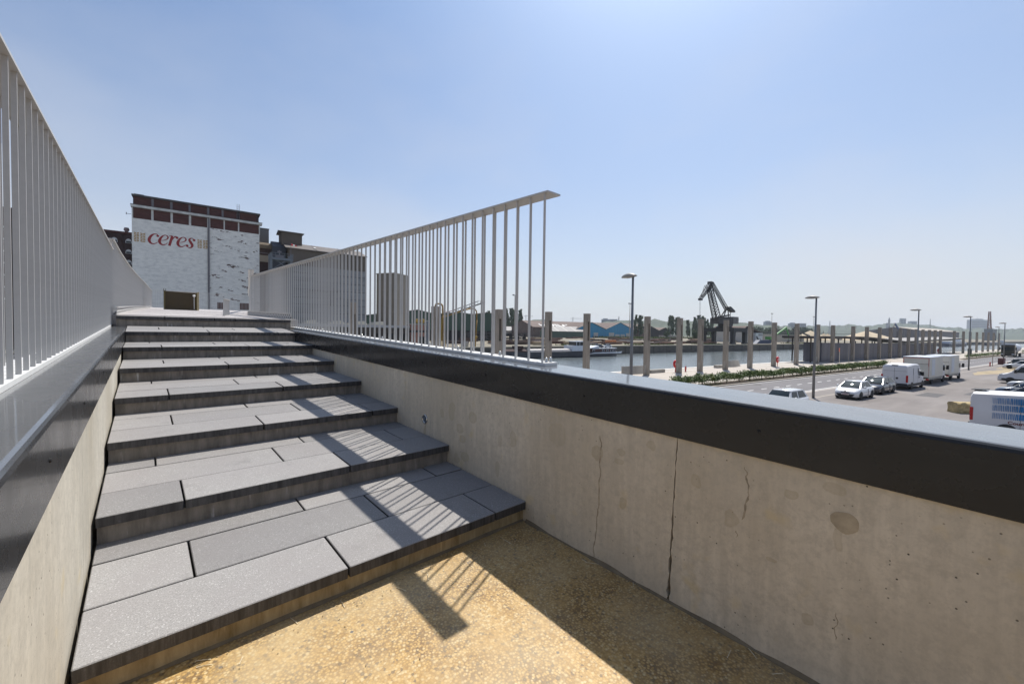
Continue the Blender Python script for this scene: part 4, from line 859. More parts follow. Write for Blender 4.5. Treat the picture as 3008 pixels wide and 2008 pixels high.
for k in range(16):
    u = (k+.5)/16; p = a0.lerp(a1, u); mb.bar(p, p+Vector((.1, 0, 1.1)), .09, .09); mb.bar(p+Vector((0, -.5, 0)), p+Vector((0, .6, 0)), .12, .12)
mb.build('gantry', M_slate, t)
mb = MB()
for x in (-.6, .9):
    for y in (.1, 1.3): mb.tube((x, y, 0), (x*.6, y, 9.6), .16, .12, 6)
for z in (2.4, 4.8, 7.2): mb.bar((-.6, .1, z), (.9, .1, z+1), .1, .1)
mb.build('tower_frame', M_yel, t); mb = MB(); mb.bar((1.4, 1, 11.3), (5, 1, 12.1), .12, .12); mb.bar((-2.8, .3, 12.2), (1.3, .3, 11.5), .08, .08); mb.build('tie_rod', M_red, t)
t = sth('switch_box', 'grey cabinet on the edge of the far quay below the suction pipe', 'cabinet', 60, 122, 0); mb = MB(); mb.cbox(-.95, .95, 0, 1, .04, 1.75, .05); mb.build('body', M_gut, t); mb = MB(); mb.box(-.85, .85, -.03, -.001, .2, 1.6); mb.build('door', M_conc, t)
# ---- green saw-tooth halls
M_grn = NB('green_cladding', .6); _v = M_grn.vec((1, 1, .02)); M_grn.color(M_grn.mix(M_grn.ramp(M_grn.noise(_v, 1.2, 2), [(.4, 0.), (.6, 1.)]), (.028, .062, .042), (.038, .078, .054))); M_grn = M_grn.m
for i, (pts, lab) in enumerate((([(46, 12.0), (57, 13.5), (62, 13.9), (71, 15.5), (79, 14.0), (84, 13.9)], 'dark green ribbed hall behind the beige silo tower'), ([(84.6, 13.9), (93.1, 15.2), (102.5, 14.2), (110, 15.4), (118.5, 14.7), (124, 13.6)], 'dark green saw-tooth hall behind the suction pipes'))):
    x0 = pts[0][0]; t = sth('green_hall', lab, 'hall', x0, 200, 0, 0, 'green halls on the far bank')
    q = [(a-x0, b) for a, b in pts]; W_ = q[-1][0]
    mb = MB(); mb.prism([(0, 5.4)]+q+[(W_, 5.4)], 'y', 0, 60); mb.build('wall', M_grn, t)
    mb = MB(); mb.box(.5, W_-.5, .6, 58, 0, 5.4); mb.build('dark_ground_floor', M_dark, t)
    for k in range(int(W_/5.2)): mb = MB(); mb.box(k*5.2, k*5.2+.5, -.02, .6, 0, 5.4); mb.build('column', M_slate, t)
    mb = MB(); mb.prism([(a, b+.02) for a, b in q]+[(a, b+.22) for a, b in q[::-1]], 'y', -.2, 60.2); mb.build('roof', M_roofb, t)
t = sth('pallet_racks', 'dark open racks standing in front of the green hall', 'rack', 92, 185, 0)
for k in range(9): mb = MB(); mb.box(k*4.4, k*4.4+.3, 0, 3, 0, 4.6); mb.build('upright', M_slate, t)
for z in (1.2, 2.6, 4.0): mb = MB(); mb.box(0, 36, 0, 3, z, z+.25); mb.build('shelf', M_slate, t)
for k in range(20):
    x = random.uniform(0, 33); z = random.choice((1.45, 2.85)); mb = MB(); mb.box(x, x+random.uniform(1, 2.6), .2, 2.6, z, z+random.uniform(.4, 1)); o = mb.build('load', random.choice((M_slate, M_conc, M_roofb, M_dark)), t)
# ---- green shed, pale shed, blue warehouses with lettered roof
t = sth('green_shed', 'dark green shed with grey corrugated roof before the blue warehouse', 'shed', 237, 300)
M_croof = mat('grey_corrugated_roof', (.27, .255, .245), .7, 0, .1, .5, stretch=(3, .1, 1)); M_strip = mat('roof_light_strip', (.42, .39, .35), .6)
mb = MB(); mb.prism([(0, 0), (20, 0), (20, 6.3), (10, 10.7), (0, 6.3)], 'x', 0, 40.7); mb.build('wall', M_grn, t)
mb = MB(); mb.prism([(-.6, 6.05), (10, 10.85), (20.6, 6.05), (20.6, 6.2), (10, 11.05), (-.6, 6.2)], 'x', -.4, 41.2); rf = mb.build('roof', M_croof, t)
for x in (6, 17, 28): mb = MB(); mb.hexa([(x, -.62, 6.22), (x+1.1, -.62, 6.22), (x+1.1, 9.9, 11.03), (x, 9.9, 11.03), (x, -.62, 6.26), (x+1.1, -.62, 6.26), (x+1.1, 9.9, 11.07), (x, 9.9, 11.07)]); mb.build('roof_light', M_strip, rf)
t = sth('pale_shed', 'long open shed with a pale roof left of the green shed', 'shed', 196, 372)
mb = MB(); mb.prism([(-.5, 6.3), (12, 10.9), (24, 6.3)], 'x', 0, 90); mb.build('roof', M_croof, t); mb = MB(); mb.box(0, 90, 1, 23, 3.6, 6.3); mb.build('fascia', M_conc, t); mb = MB(); mb.box(0, 90, 4, 22, 0, 3.6); mb.build('dark_interior', M_dark, t)
M_blue = NB('blue_cladding', .6); _v = M_blue.vec((1, 1, .02)); M_blue.color(M_blue.mix(M_blue.ramp(M_blue.noise(_v, 1.2, 2), [(.4, 0.), (.6, 1.)]), (.012, .20, .37), (.018, .24, .43))); M_blue = M_blue.m
M_door = mat('pale_roller_door', (.45, .43, .40), .6, 0, .06, 1); M_rust = mat('rusty_brown_roof', (.115, .075, .06), .8, 0, .25, .2)
def gable_hall(lab, x0, x1, peak, he, hp, doors, n0=305):
    t = sth('blue_warehouse', lab, 'warehouse', x0, n0, 0, 0, 'blue gabled warehouses'); w_ = x1-x0; p = peak-x0
    mb = MB(); mb.prism([(0, 0), (w_, 0), (w_, he), (p, hp), (0, he)], 'y', 0, 28); mb.build('wall', M_blue, t)
    mb = MB(); mb.prism([(-.3, he+.05), (p, hp+.1), (w_+.3, he+.05), (w_+.3, he+.3), (p, hp+.4), (-.3, he+.3)], 'y', -.4, 28); mb.build('roof', M_rust, t)
    mb = MB(); mb.prism([(-.3, he+.31), (p, hp+.41), (w_+.3, he+.31), (w_+.3, he+.55), (p, hp+.65), (-.3, he+.55)], 'y', -.5, -.2); mb.build('verge', M_door, t)
    for a, b, h in doors:
        mb = MB(); mb.box(a-x0, b-x0, -.06, .2, .05, h); d = mb.build('roller_door', M_door, t); mb = MB()
        for z in range(int(h/.6)): mb.box(a-x0, b-x0, -.075, -.061, .3+z*.6, .34+z*.6)
        mb.build('door_ribs', M_conc, d)
gable_hall('blue gabled warehouse with one roller door, left of the pair', 270.5, 310.5, 290.3, 8.7, 15.4, [(293.5, 299.7, 5.4)])
gable_hall('blue gabled warehouse with four roller doors, right of the pair', 310.7, 352.5, 331.7, 8.7, 16.1, [(315.2, 323, 5.5), (324.5, 331.1, 3.85), (332.7, 339.4, 3.9), (341.1, 347.3, 5.1)])
t = sth('lettered_roof_hall', 'long brown roofed hall with white lettering behind the blue warehouses', 'hall', 238, 333)
mb = MB(); mb.prism([(0, 0), (40, 0), (40, 10.2), (20, 16.9), (0, 10.2)], 'x', 0, 165); mb.build('wall', M_rust, t)
mb = MB(); mb.prism([(-.5, 10.1), (20, 17.0), (40.5, 10.1), (40.5, 10.3), (20, 17.25), (-.5, 10.3)], 'x', -.5, 165.5); rf = mb.build('roof', M_rust, t)
def text_mesh(s, size, name, m, parent, M4, bold=0., ext=.01):
    c = bpy.data.curves.new(name, 'FONT'); c.body = s; c.size = size; c.extrude = ext; c.offset = bold; o = bpy.data.objects.new(name, c); COL.objects.link(o)
    dg = bpy.context.evaluated_depsgraph_get(); dg.update(); me = bpy.data.meshes.new_from_object(o.evaluated_get(dg)); bpy.data.objects.remove(o)
    me.transform(M4); me.materials.clear(); me.materials.append(m)
    q = bpy.data.objects.new(name, me); COL.objects.link(q); q.parent = parent; return q
sl = math.atan2(7.0, 20.5)
M_letter = mat('roof_letter_white', (.8, .78, .74), .8, 0, .1, .6)
for x in (11.5, 74.5):
    text_mesh('HAVELANGE', 9.3, 'roof_lettering', M_letter, rf, Matrix.Translation((x, 2.2, 11.55)) @ Matrix.Rotation(sl, 4, 'X') @ Matrix.Diagonal((1.06, 1, 1, 1)), .24, .03)
t = sth('black_shed', 'black timber shed with twin gables behind the tall poplars', 'shed', 402, 340)
M_blk = mat('black_cladding', (.022, .02, .024), .8, 0, .2, 1)
for a, b, p, he, hp in ((0, 38, 16, 9.3, 16.6), (38.2, 62, 52, 8.8, 12.9)):
    mb = MB(); mb.prism([(a, 0), (b, 0), (b, he), (p, hp), (a, he)], 'y', 0, 30); mb.build('wall', M_blk, t); mb = MB(); mb.prism([(a-.3, he), (p, hp+.1), (b+.3, he), (b+.3, he+.3), (p, hp+.45), (a-.3, he+.3)], 'y', -.4, 30); mb.build('roof', M_rust, t)
t = sth('yard_wall', 'low weathered boundary wall in front of the black shed', 'wall', 418, 322); mb = MB(); mb.box(0, 44, 0, .4, 0, 3.0); mb.build('blockwork', mat('old_blockwork', (.27, .24, .22), .9, 0, .4, .6), t); mb = MB(); mb.box(-.1, 44.1, -.1, .5, 3.0, 3.2); mb.build('coping', M_conc, t)
# ---- floodlight masts
for s_, n_, h, k, lab in ((272.5, 240, 30.2, 0, 'tall floodlight mast behind the nearest street lamp'), (155.5, 240, 30.4, 1, 'floodlight mast with twin lamps seen between the railing uprights'), (515, 240, 30.2, 0, 'floodlight mast right of the harbour crane'), (625, 240, 29.9, 0, 'floodlight mast behind the tall grey street lamp')):
    t = sth('floodlight_mast', lab, 'mast', s_, n_, 0, 0, 'floodlight masts on the far bank')
    mb = MB(); mb.tube((0, 0, 0), (0, 0, h), .35, .18, 8); mb.build('pole', M_conc, t); mb = MB(); mb.bar((-1.1, 0, h), (1.1, 0, h), .2, .2); mb.build('crossarm', M_gut, t)
    for x in (-1.2, 1.2): mb = MB(); mb.box(x-.6, x+.6, -.5, .3, h-.1, h+.7); mb.build('floodlight', M_gut, t)
# ---- harbour crane
M_crane = mat('black_crane_paint', (.009, .010, .013), .6, 0, .3, .6)
t = sth('harbour_crane', 'black lattice level-luffing harbour crane on a portal, hook down to the left', 'crane', 228, 131)
def truss(mb, p0, p1, w0, w1, n, r, deep=None):
    p0 = Vector(p0); p1 = Vector(p1); d = (p1-p0).normalized(); a = d.cross(Vector((0, 1, 0))).normalized(); b = Vector((0, 1, 0))
    def ring(u):
        w_ = w0+(w1-w0)*u; e = (deep or w0)*(1-u)+(deep or w1)*u; c = p0.lerp(p1, u); return [c+a*w_/2+b*e/2, c-a*w_/2+b*e/2, c-a*w_/2-b*e/2, c+a*w_/2-b*e/2]
    for k in range(n):
        A, B = ring(k/n), ring((k+1)/n)
        for j in range(4):
            mb.bar(A[j], B[j], r*2, r*2); mb.bar(A[j], A[(j+1) % 4], r*1.2, r*1.2); mb.bar(A[j], B[(j+1) % 4], r*1.1, r*1.1)
def cr_(s, z): return (s-228, 0, z)
mb = MB()
truss(mb, cr_(219.6, 13.8), cr_(212.0, 30.4), 4.4, 1.7, 11, .18, 2.2); mb.build('main_boom', M_crane, t)
mb = MB(); truss(mb, cr_(229.2, 19.6), cr_(214.3, 33.2), 1.5, .8, 12, .12, 1.5); mb.build('back_stay', M_crane, t)
mb = MB(); truss(mb, cr_(213.4, 33.2), cr_(204.2, 24.6), 2.6, .7, 8, .13, 1.6); mb.bar(cr_(214.6, 33.9), cr_(210.6, 29.2), .7, .9); mb.bar(cr_(214.0, 33.6), cr_(207.1, 31.4), .16, .16); mb.bar(cr_(207.1, 31.4), cr_(204.3, 25.2), .16, .16); mb.bar(cr_(207.1, 31.4), cr_(210.8, 30.0), .2, .2); mb.box(-25.2, -23.4, -.8, .8, 23.4, 24.5); mb.box(-17.2, -13.2, -.7, .7, 33.0, 34.0); mb.build('fly_jib', M_crane, t)
mb = MB(); mb.prism([(1.2, 20.9), (2.6, 19.4), (7.2, 18.0), (7.9, 18.2), (7.9, 19.0), (3.4, 21.2), (2.6, 21.3)], 'y', -1.3, 1.3); mb.build('counterweight', M_crane, t)
mb = MB(); mb.bar(cr_(222.5, 14.4), cr_(229.4, 20.6), .5, .5); mb.bar(cr_(226, 14.4), cr_(228.6, 19.4), .4, .4); mb.bar(cr_(231.6, 14.4), cr_(230.6, 19), .4, .4); mb.bar(cr_(233.2, 14.4), cr_(233, 18.6), .25, .25); mb.bar(cr_(221, 15), cr_(232, 16.4), .6, .8); mb.build('tower_frame', M_crane, t)
hs = MB(); hs.box(-10.6, 1, -2.6, 2.6, 11.2, 14.4); hs.box(.2, 3, -2.8, 2.8, 10, 15.2); hs.build('machinery_house', mat('crane_house', (.05, .045, .045), .7, 0, .5, .4), t)
mb = MB(); mb.box(3.0, 8.4, -3.0, 2.2, 11.4, 15.4); cbn = mb.build('driver_cab', mat('crane_cab', (.14, .13, .125), .6, 0, .2, 1), t); mb = MB(); mb.box(6.0, 8.5, -3.05, -2.99, 12.8, 14.6); mb.build('cab_window', M_pane, cbn)
mb = MB(); mb.lathe([(4.2, 9.0), (4.2, 9.6), (3.2, 10.2), (3.2, 11.2)], 18, (-1, 0, 0)); mb.build('slew_ring', M_crane, t)
pf = MB(); pf.box(-7.5, 6.5, -9.2, -7.2, 6.7, 9.0); pf.box(-6.5, 5.5, 8.4, 10, 6.7, 9.0); pf.box(-6.5, -4.5, -9, 10, 6.9, 8.9); pf.box(3.5, 5.5, -9, 10, 6.9, 8.9); pf.box(-4.5, 3.5, -4, 4, 7.4, 9.1); pf.build('portal', M_crane, t)
for x, y in ((-6.5, -8.2), (5.5, -8.2), (-5.5, 9.2), (4.4, 9.2)):
    mb = MB(); mb.hexa([(x-.9, y-.9, .9), (x+.9, y-.9, .9), (x+.9, y+.9, .9), (x-.9, y+.9, .9), (x-1.1, y-1, 6.7), (x+1.1, y-1, 6.7), (x+1.1, y+1, 6.7), (x-1.1, y+1, 6.7)]); lg = mb.build('portal_leg', M_crane, t)
    mb = MB(); mb.box(x-1.9, x+1.9, y-.8, y+.8, .06, .95); mb.build('bogie', M_crane, lg)
    sx = 1 if x < 0 else -1; mb = MB(); mb.bar((x, y, 4.6), (x+sx*2.6, y, 6.8), .5, .7); mb.build('knee_brace', M_crane, t)
mb = MB()
for dx in (-24.9, -24.0): mb.tube((dx, 0, 1.5), (dx, 0, 23.5), .06, .06, 4)
mb.build('hoist_rope', mat('rope_grey', (.25, .25, .26), .7), t)
# ---- barge with two cars aboard
M_hull = mat('barge_hull', (.03, .034, .045), .5, 0, .3, .4); M_bwhite = mat('barge_white', (.55, .58, .63), .5, 0, .08, .6); M_hatch = mat('hatch_covers', (.40, .37, .35), .6, 0, .1, .8); M_maroon = mat('barge_maroon', (.06, .018, .018), .5)
WL = -3.6
t = sth('barge', 'long dark canal barge with white wheelhouse moored along the far quay', 'barge', 95, 112.5, WL)
hull = MB(); hull.smooth = False
rings = []
for x, w_, zt_ in ((-31, .3, 2.6), (-29, 1.9, 2.45), (-26, 2.5, 2.3), (-20, 2.6, 2.1), (6, 2.6, 1.95), (16, 2.6, 1.7), (21, 2.3, 1.5), (24, 1.6, 1.55), (25.4, .5, 1.7)):
    rings.append([(x, -w_*.8, -.6), (x, w_*.8, -.6), (x, w_, .4), (x, w_, zt_), (x, -w_, zt_), (x, -w_, .4)])
hull.loft(rings, True, True); hull.build('hull', M_hull, t)
mb = MB(); mb.prism([(5.0, .72), (9, 1.05), (12, 1.2), (25.3, 1.1), (25.9, 1.85), (24, 1.62), (11.8, 1.55)], 'y', -2.66, -2.55); mb.build('bulwark', M_bwhite, t)
for k in range(13):
    x0 = -17+k*1.95; mb = MB(); mb.prism([(-2.2, 2.1), (-1.9, 2.75), (0, 3.1), (1.9, 2.75), (2.2, 2.1)], 'x', x0, x0+1.9); mb.build('hatch_cover', M_hatch, t)
mb = MB(); mb.prism([(-2.1, 2.0), (-2.1, 2.5), (0, 3.1), (2.1, 2.5), (2.1, 2.0)], 'x', -27, -18); mb.build('fore_hatch', M_brickd, t); mb = MB(); mb.box(-22, -19.5, -1.5, 1.5, 3.0, 4.1); mb.build('winch_house', M_brickd, t)
mb = MB(); mb.box(.9, 8.6, -2.3, 2.3, 2.2, 4.15); wh = mb.build('wheelhouse', M_bwhite, t); mb = MB(); mb.box(3.1, 8.4, -2.1, 2.1, 4.15, 5.5); mb.build('window_band', M_pane, wh)
mb = MB(); mb.box(2.7, 8.8, -2.5, 2.5, 5.5, 5.68); mb.build('wheelhouse_roof', M_bwhite, wh)
for x in (3.1, 4.6, 6.2, 8.3): mb = MB(); mb.box(x-.07, x+.07, -2.13, -2.02, 4.15, 5.5); mb.build('mullion', M_bwhite, wh)
mb = MB(); mb.box(10.9, 23, -2.1, 2.1, 1.4, 2.9); cab = mb.build('aft_cabin', M_maroon, t); mb = MB(); mb.box(10.7, 23.4, -2.3, 2.3, 2.9, 3.1); mb.build('cabin_roof', M_bwhite, cab)
mb = MB(); mb.prism([(9.0, 3.1), (14, 4.0), (14, 3.1)], 'y', -2.2, 2.2); mb.build('canopy', M_bwhite, cab)
for x in (11.4, 16.4, 18.6, 20.6, 22.1): mb = MB(); mb.box(x-.6, x+.55, -2.14, -2.09, 1.7, 2.6); f = mb.build('window', M_bwhite, cab); mb = MB(); mb.box(x-.48, x+.43, -2.16, -2.141, 1.8, 2.5); mb.build('pane', M_pane, f)
# ---- stacks of steel and timber in the yard
M_st = [mat('rusty_steel', (.10, .045, .03), .8, 0, .35, 1.2), mat('brown_steel', (.075, .045, .035), .8, 0, .3, 1), mat('grey_steel', (.16, .15, .155), .6, 0, .2, 1), mat('pale_timber', (.42, .33, .22), .85, 0, .15, 1), mat('tan_steel', (.22, .13, .075), .8, 0, .25, 1)]
NM = ['rust-red steel bundle lying in the yard beyond the far quay', 'dark brown steel bundle lying in the yard beyond the far quay', 'grey steel bundle lying in the yard beyond the far quay', 'pale stack of planks lying in the yard beyond the far quay', 'tan steel bundle lying in the yard beyond the far quay']
GN = ['rust-red steel bundles', 'dark brown steel bundles', 'grey steel bundles', 'pale plank stacks', 'tan steel bundles']
rng = random.Random(11); ST = []
for k in range(5):
    mb = MB(); L_, n_ = (12, 10, 11, 6, 9)[k], (7, 6, 8, 5, 6)[k]
    for layer in range((3, 4, 2, 3, 3)[k]):
        for j in range(n_): mb.box(rng.uniform(-.5, .2), L_+rng.uniform(-.6, .4), j*.42+rng.uniform(0, .04), j*.42+.36, layer*.3+.06, layer*.3+.3)
    o = mb.build('steel_bundle' if k != 3 else 'plank_stack', M_st[k]); tag(o, NM[k], 'stack', GN[k]); ST.append(o)
cnt = [0]*5
for i in range(150):
    n_ = 126+rng.random()**1.3*165; s_ = n_*rng.uniform(.42, 1.95) if n_ > 150 else rng.uniform(68, 262)
    if 215 < s_ < 242 and n_ < 146: continue
    if n_ > 285 and 232 < s_ < 360: continue
    if n_ > 183 and s_ < 128: continue
    k = rng.choice((0, 0, 1, 1, 2, 3, 4))
    if n_ < 140: k = rng.choice((0, 1, 4, 3, 2))
    o = ST[k] if cnt[k] == 0 else inst(ST[k]); cnt[k] += 1; z_ = rng.choice((1, 1, 1.4)) 
    az = s_/n_; zone = 'seen through the railing' if az < .68 else 'behind the barge and blue warehouse' if az < 1.1 else 'left of the crane' if az < 1.62 else 'right of the crane'
    row = 'close behind the far quay' if n_ < 150 else 'midway across the yard' if n_ < 215 else 'at the back of the yard'
    o['label'] = '%s %s, %s' % (('rust-red steel bundle', 'dark brown steel bundle', 'grey steel bundle', 'pale plank stack', 'tan steel bundle')[k], row, zone); o['group'] = GN[k]+' '+row+' '+zone
    o.location = S(s_, n_, 0); o.rotation_euler = (0, 0, RZ+R_(rng.uniform(-9, 9))); o.scale = (1, 1, z_)
# pale sandy strips and weeds in the yard
mb = MB(); rng = random.Random(4)
for k in range(16):
    a = rng.uniform(60, 330); n_ = 123+rng.random()*45; L_ = rng.uniform(12, 40); w_ = rng.uniform(1, 2.4); z = .012+.003*k; mb.add([S(a, n_, z), S(a+L_, n_-.3, z), S(a+L_, n_+w_, z), S(a, n_+w_*.7, z)], [(0, 1, 2, 3)])
o = mb.build('yard_slabs', mat('pale_yard_concrete', (.55, .47, .34), .9, 0, .15, .3)); o['kind'] = 'structure'
M_weed = mat('weeds', (.10, .13, .03), .9, 0, .4, .5); mb = MB()
for k in range(9000):
    band = rng.random(); n_ = 122+rng.random()*8 if band < .35 else 250+rng.random()*70; s_ = rng.uniform(60, 330) if band < .35 else rng.uniform(.9, 1.7)*n_
    if sin(s_*.13)+sin(s_*.037+2) < .3: continue
    h = rng.uniform(.2, .7) if band < .35 else rng.uniform(.5, 2.6); r = h*.6; p = S(s_, n_, 0); a = rng.random()*pi
    mb.add([(p.x-r*cos(a), p.y-r*sin(a), 0), (p.x+r*cos(a), p.y+r*sin(a), 0), (p.x+rng.uniform(-r, r), p.y+rng.uniform(-r, r), h)], [(0, 1, 2)])
tag(mb.build('weeds', M_weed), 'weeds and scrub growing through the yard of the far bank', 'weeds', kind='stuff')
def box_thing(name, label, cat, s, n, parts, z=0, rz=0, group=None):
    t = sth(name, label, cat, s, n, z, rz, group)
    for nm, m, (a, b, c, d, e, f) in parts: mb = MB(); mb.box(a, b, c, d, e, f); mb.build(nm, m, t)
    return t
M_ocr = mat('orange_container', (.42, .13, .02), .6, 0, .15, 1)
t = sth('tank_group', 'orange steel tanks standing in the yard behind the barge', 'tank', 139, 136)
for k in range(6): mb = MB(); mb.smooth = True; mb.lathe([(.56, 0), (.56, 1.5), (.3, 1.75)], 12, (k*1.15, 0, .05)); mb.build('tank', M_ocr, t)
t = sth('blue_skip', 'dark blue steel container on the far quay right of the crane', 'container', 250, 124.5)
mb = MB(); mb.prism([(0, .05), (17, .05), (16.6, 2.3), (4.2, 2.3)], 'y', 0, 2.4); mb.build('body', mat('navy_steel', (.01, .03, .085), .6, 0, .2, 1), t); mb = MB()
for k in range(8): mb.box(5+k*1.5, 5.2+k*1.5, -.08, 0, .1, 2.2)
mb.build('ribs', mat('navy_steel2', (.012, .035, .10), .6), t)
t = sth('white_workshop', 'white gabled workshop with brown roof behind the crane portal', 'workshop', 284, 150)
mb = MB(); mb.prism([(0, 0), (8.5, 0), (8.5, 7.8), (2, 9.4), (0, 8.2)], 'y', 0, 20); mb.build('wall', M_door, t); mb = MB(); mb.prism([(-1, 8.4), (3, 10.9), (23, 6.6), (23, 7.0), (3, 11.3), (-1, 8.8)], 'y', -.5, 22); mb.build('roof', M_rust, t)
t2 = sth('white_office', 'small white office block with four windows and an outside stair', 'office', 297.5, 149); mb = MB(); mb.box(0, 9.8, 0, 9, 0, 6.6); mb.build('wall', M_bwhite, t2)
for k in range(4): mb = MB(); mb.box(4.3+k*1.4, 4.9+k*1.4, -.05, .1, 4.6, 6.0); mb.build('window', M_brickd, t2)
mb = MB(); mb.box(5.5, 7.2, -.05, .1, .1, 2.4); mb.build('door', M_steelb, t2); mb = MB(); mb.bar((.4, -.6, 4.2), (4.4, -.6, .2), .9, .2); mb.build('stair', M_steelb, t2)
t = sth('block_wall', 'long grey concrete retaining wall of the gravel yard', 'wall', 312.5, 152)
for k in range(24): x = k*2.8; h = 6.1-(.0 if x < 14 else .5)-max(0, x-52)*.14; mb = MB(); mb.box(x, x+2.74, random.uniform(0, .1), .6, 0, h); mb.build('wall_block', M_conc, t)
M_cgrn = mat('excavator_green', (.04, .22, .035), .55)
t = sth('material_handler', 'green material handler with bent boom working the gravel yard', 'excavator', 303, 141)
mb = MB(); mb.box(-5.5, 2.5, -1.6, 1.6, 2.2, 4.2); mb.build('upper_body', M_cgrn, t); mb = MB(); mb.box(.6, 2.8, -1.5, .2, 4.2, 5.6); mb.build('cab', M_pane, t); mb = MB(); mb.box(-4, 2.5, -1.8, 1.8, .05, 1.5); mb.lathe([(1.2, 1.5), (1.2, 2.2)], 12, (-1, 0, 0)); mb.build('undercarriage', M_slate, t)
mb = MB(); mb.bar((2, 0, 4.0), (20.5, 0, 10.8), .7, 1.0); mb.build('boom', M_cgrn, t); mb = MB(); mb.bar((20.5, 0, 11.0), (24.6, 0, 5.0), .6, .8); mb.bar((24.6, 0, 5.0), (24, 0, 2.0), .3, .3); mb.build('stick', M_cgrn, t); mb = MB(); mb.lathe([(.5, 2.0), (1.1, 1.2), (.9, .2), (.2, .1)], 8, (24, 0, 0)); mb.build('grab', M_slate, t)
t = sth('blue_crane_arm', 'blue crane arm rising behind the pavilion roof', 'crane', 583, 150); mb = MB(); mb.bar((5.8, 0, 19.4), (26, 0, 11), .8, 1.8); mb.build('boom', mat('crane_blue', (.02, .06, .18), .6), t); mb = MB(); mb.bar((0, 0, 15.2), (5.8, 0, 19.6), .6, .9); mb.build('stick', M_slate, t); mb = MB(); mb.box(20, 30, -2, 2, 0, 11.5); mb.build('tower', M_slate, t)
M_sand = mat('sand_heap', (.47, .38, .26), .95, 0, .12, .2)
def heap(s_, n_, r, h, lab):
    t = sth('gravel_heap', lab, 'heap', s_, n_, 0, 0, 'sand and gravel heaps'); mb = MB(); rg = random.Random(int(s_)); rings = []
    for k in range(8):
        u = k/7; rings.append([(r*(1-u)*cos(a)*(1+.07*sin(3*a+s_)), r*(1-u)*sin(a), h*u**.95+rg.uniform(-.1, .1)*h*.05) for a in [2*pi*q/20 for q in range(20)]])
    mb.loft(rings, True, True); mb.build('cone', M_sand, t)
    mb = MB(); mb.lathe([(r*1.02, 0), (r*1.02, .3)], 20); mb.build('skirt', M_conc, t)
heap(514, 200, 19, 11, 'pale sand heap left of the pavilion roof'); heap(548, 200, 9.5, 8.2, 'small twin sand heap, left one, above the pavilion roof'); heap(561, 201, 10, 7.9, 'small twin sand heap, right one, above the pavilion roof'); heap(677, 200, 34, 12.6, 'large pointed sand heap behind the pillars'); heap(725, 205, 38, 7.6, 'broad low sand heap right of the large pointed one'); heap(322, 158, 8, 6.8, 'sand heap behind the grey retaining wall')
t = sth('conveyor', 'dark inclined conveyor descending between the gravel heaps', 'conveyor', 355, 150); mb = MB(); mb.bar((0, 0, 10.2), (29, 0, 5), 1.0, 1.0); mb.bar((0, 1.2, 11.3), (29, 1.2, 6), .1, .1); mb.build('belt_frame', M_slate, t)
for x, h in ((3, 9.5), (14, 7.6), (25, 5.6)): mb = MB(); mb.bar((x, 0, 0), (x, 0, h), .4, .4); mb.build('leg', M_slate, t)
box_thing('storage_bays', 'row of low grey concrete gravel bays behind the sand heaps', 'wall', 470, 232, [('bay_wall', M_conc, (0, 330, 0, 1, 0, 5.2)), ('bay_wall', M_conc, (0, 330, -14, -13, 0, 3)), ('pipe_bridge', M_slate, (-40, 420, 4, 5, 8.2, 8.8))])
# ---- far right: grey hall, ship, slewing crane, boats
t = sth('grey_hall', 'large grey hall with pale striped roof on the far bank at right', 'hall', 858, 190)
mb = MB(); mb.prism([(0, 0), (60, 0), (60, 15.5), (30, 20.5), (0, 15)], 'x', 0, 240); mb.build('wall', mat('grey_hall_wall', (.13, .12, .13), .8), t)
for k in range(16): mb = MB(); mb.hexa([(k*15.1, -1, 15.2), (k*15.1+14, -1, 15.2), (k*15.1+14, 30, 21.2), (k*15.1, 30, 21.2), (k*15.1, -1, 15.5), (k*15.1+14, -1, 15.5), (k*15.1+14, 30, 21.5), (k*15.1, 30, 21.5)]); mb.build('roof_panel', mat('pale_roof_panel', (.42, .37, .31), .8) if k == 0 else bpy.data.materials['pale_roof_panel'], t)
t = sth('slewing_crane', 'distant orange slewing crane with upright lattice jib', 'crane', 1283, 180)
M_oc = mat('crane_orange', (.16, .05, .03), .6); mb = MB(); truss(mb, (2, 0, 22), (-2, 0, 60), 5.0, 2.4, 11, .5); mb.build('jib', M_oc, t); mb = MB(); mb.box(-6, 34, -6, 6, 12, 24); mb.build('machine_house', M_steelb, t)
for x in (-8, 30): mb = MB(); mb.box(x, x+4, -6, 6, 0, 12); mb.build('leg', M_steelb, t)
mb = MB(); mb.bar((22, 0, 24), (4, 0, 44), 1.2, 1.2); mb.build('stay', M_oc, t)
t = sth('river_boat', 'white and blue passenger boat moored at the far right', 'boat', 560, 108, WL)
mb = MB(); rings = []
for x, w_, h in ((0, .3, 3.4), (8, 3.6, 2.8), (70, 3.8, 2.6), (84, 2.6, 3.2), (90, .3, 4)): rings.append([(x, -w_*.8, -.3), (x, w_*.8, -.3), (x, w_, h), (x, -w_, h)])
mb.loft(rings, True, True); mb.build('hull', mat('boat_navy', (.03, .035, .07), .5), t); mb = MB(); mb.box(12, 72, -3.2, 3.2, 2.7, 5.2); dk = mb.build('deckhouse', M_bwhite, t); mb = MB(); mb.box(14, 70, -3.25, -3.2, 3.4, 4.5); mb.build('window_band', M_pane, dk); mb = MB(); mb.box(50, 62, -2, 2, 5.2, 7); mb.build('bridge', M_bwhite, t)
box_thing('moored_barge', 'dark moored barge beyond the passenger boat', 'barge', 740, 106, [('hull', M_hull, (0, 110, -3, 3, -.3, 3.0)), ('hatch', M_hatch, (10, 80, -2.2, 2.2, 3.0, 4.0)), ('wheelhouse', M_bwhite, (88, 100, -2.2, 2.2, 3.0, 6.4))], WL)
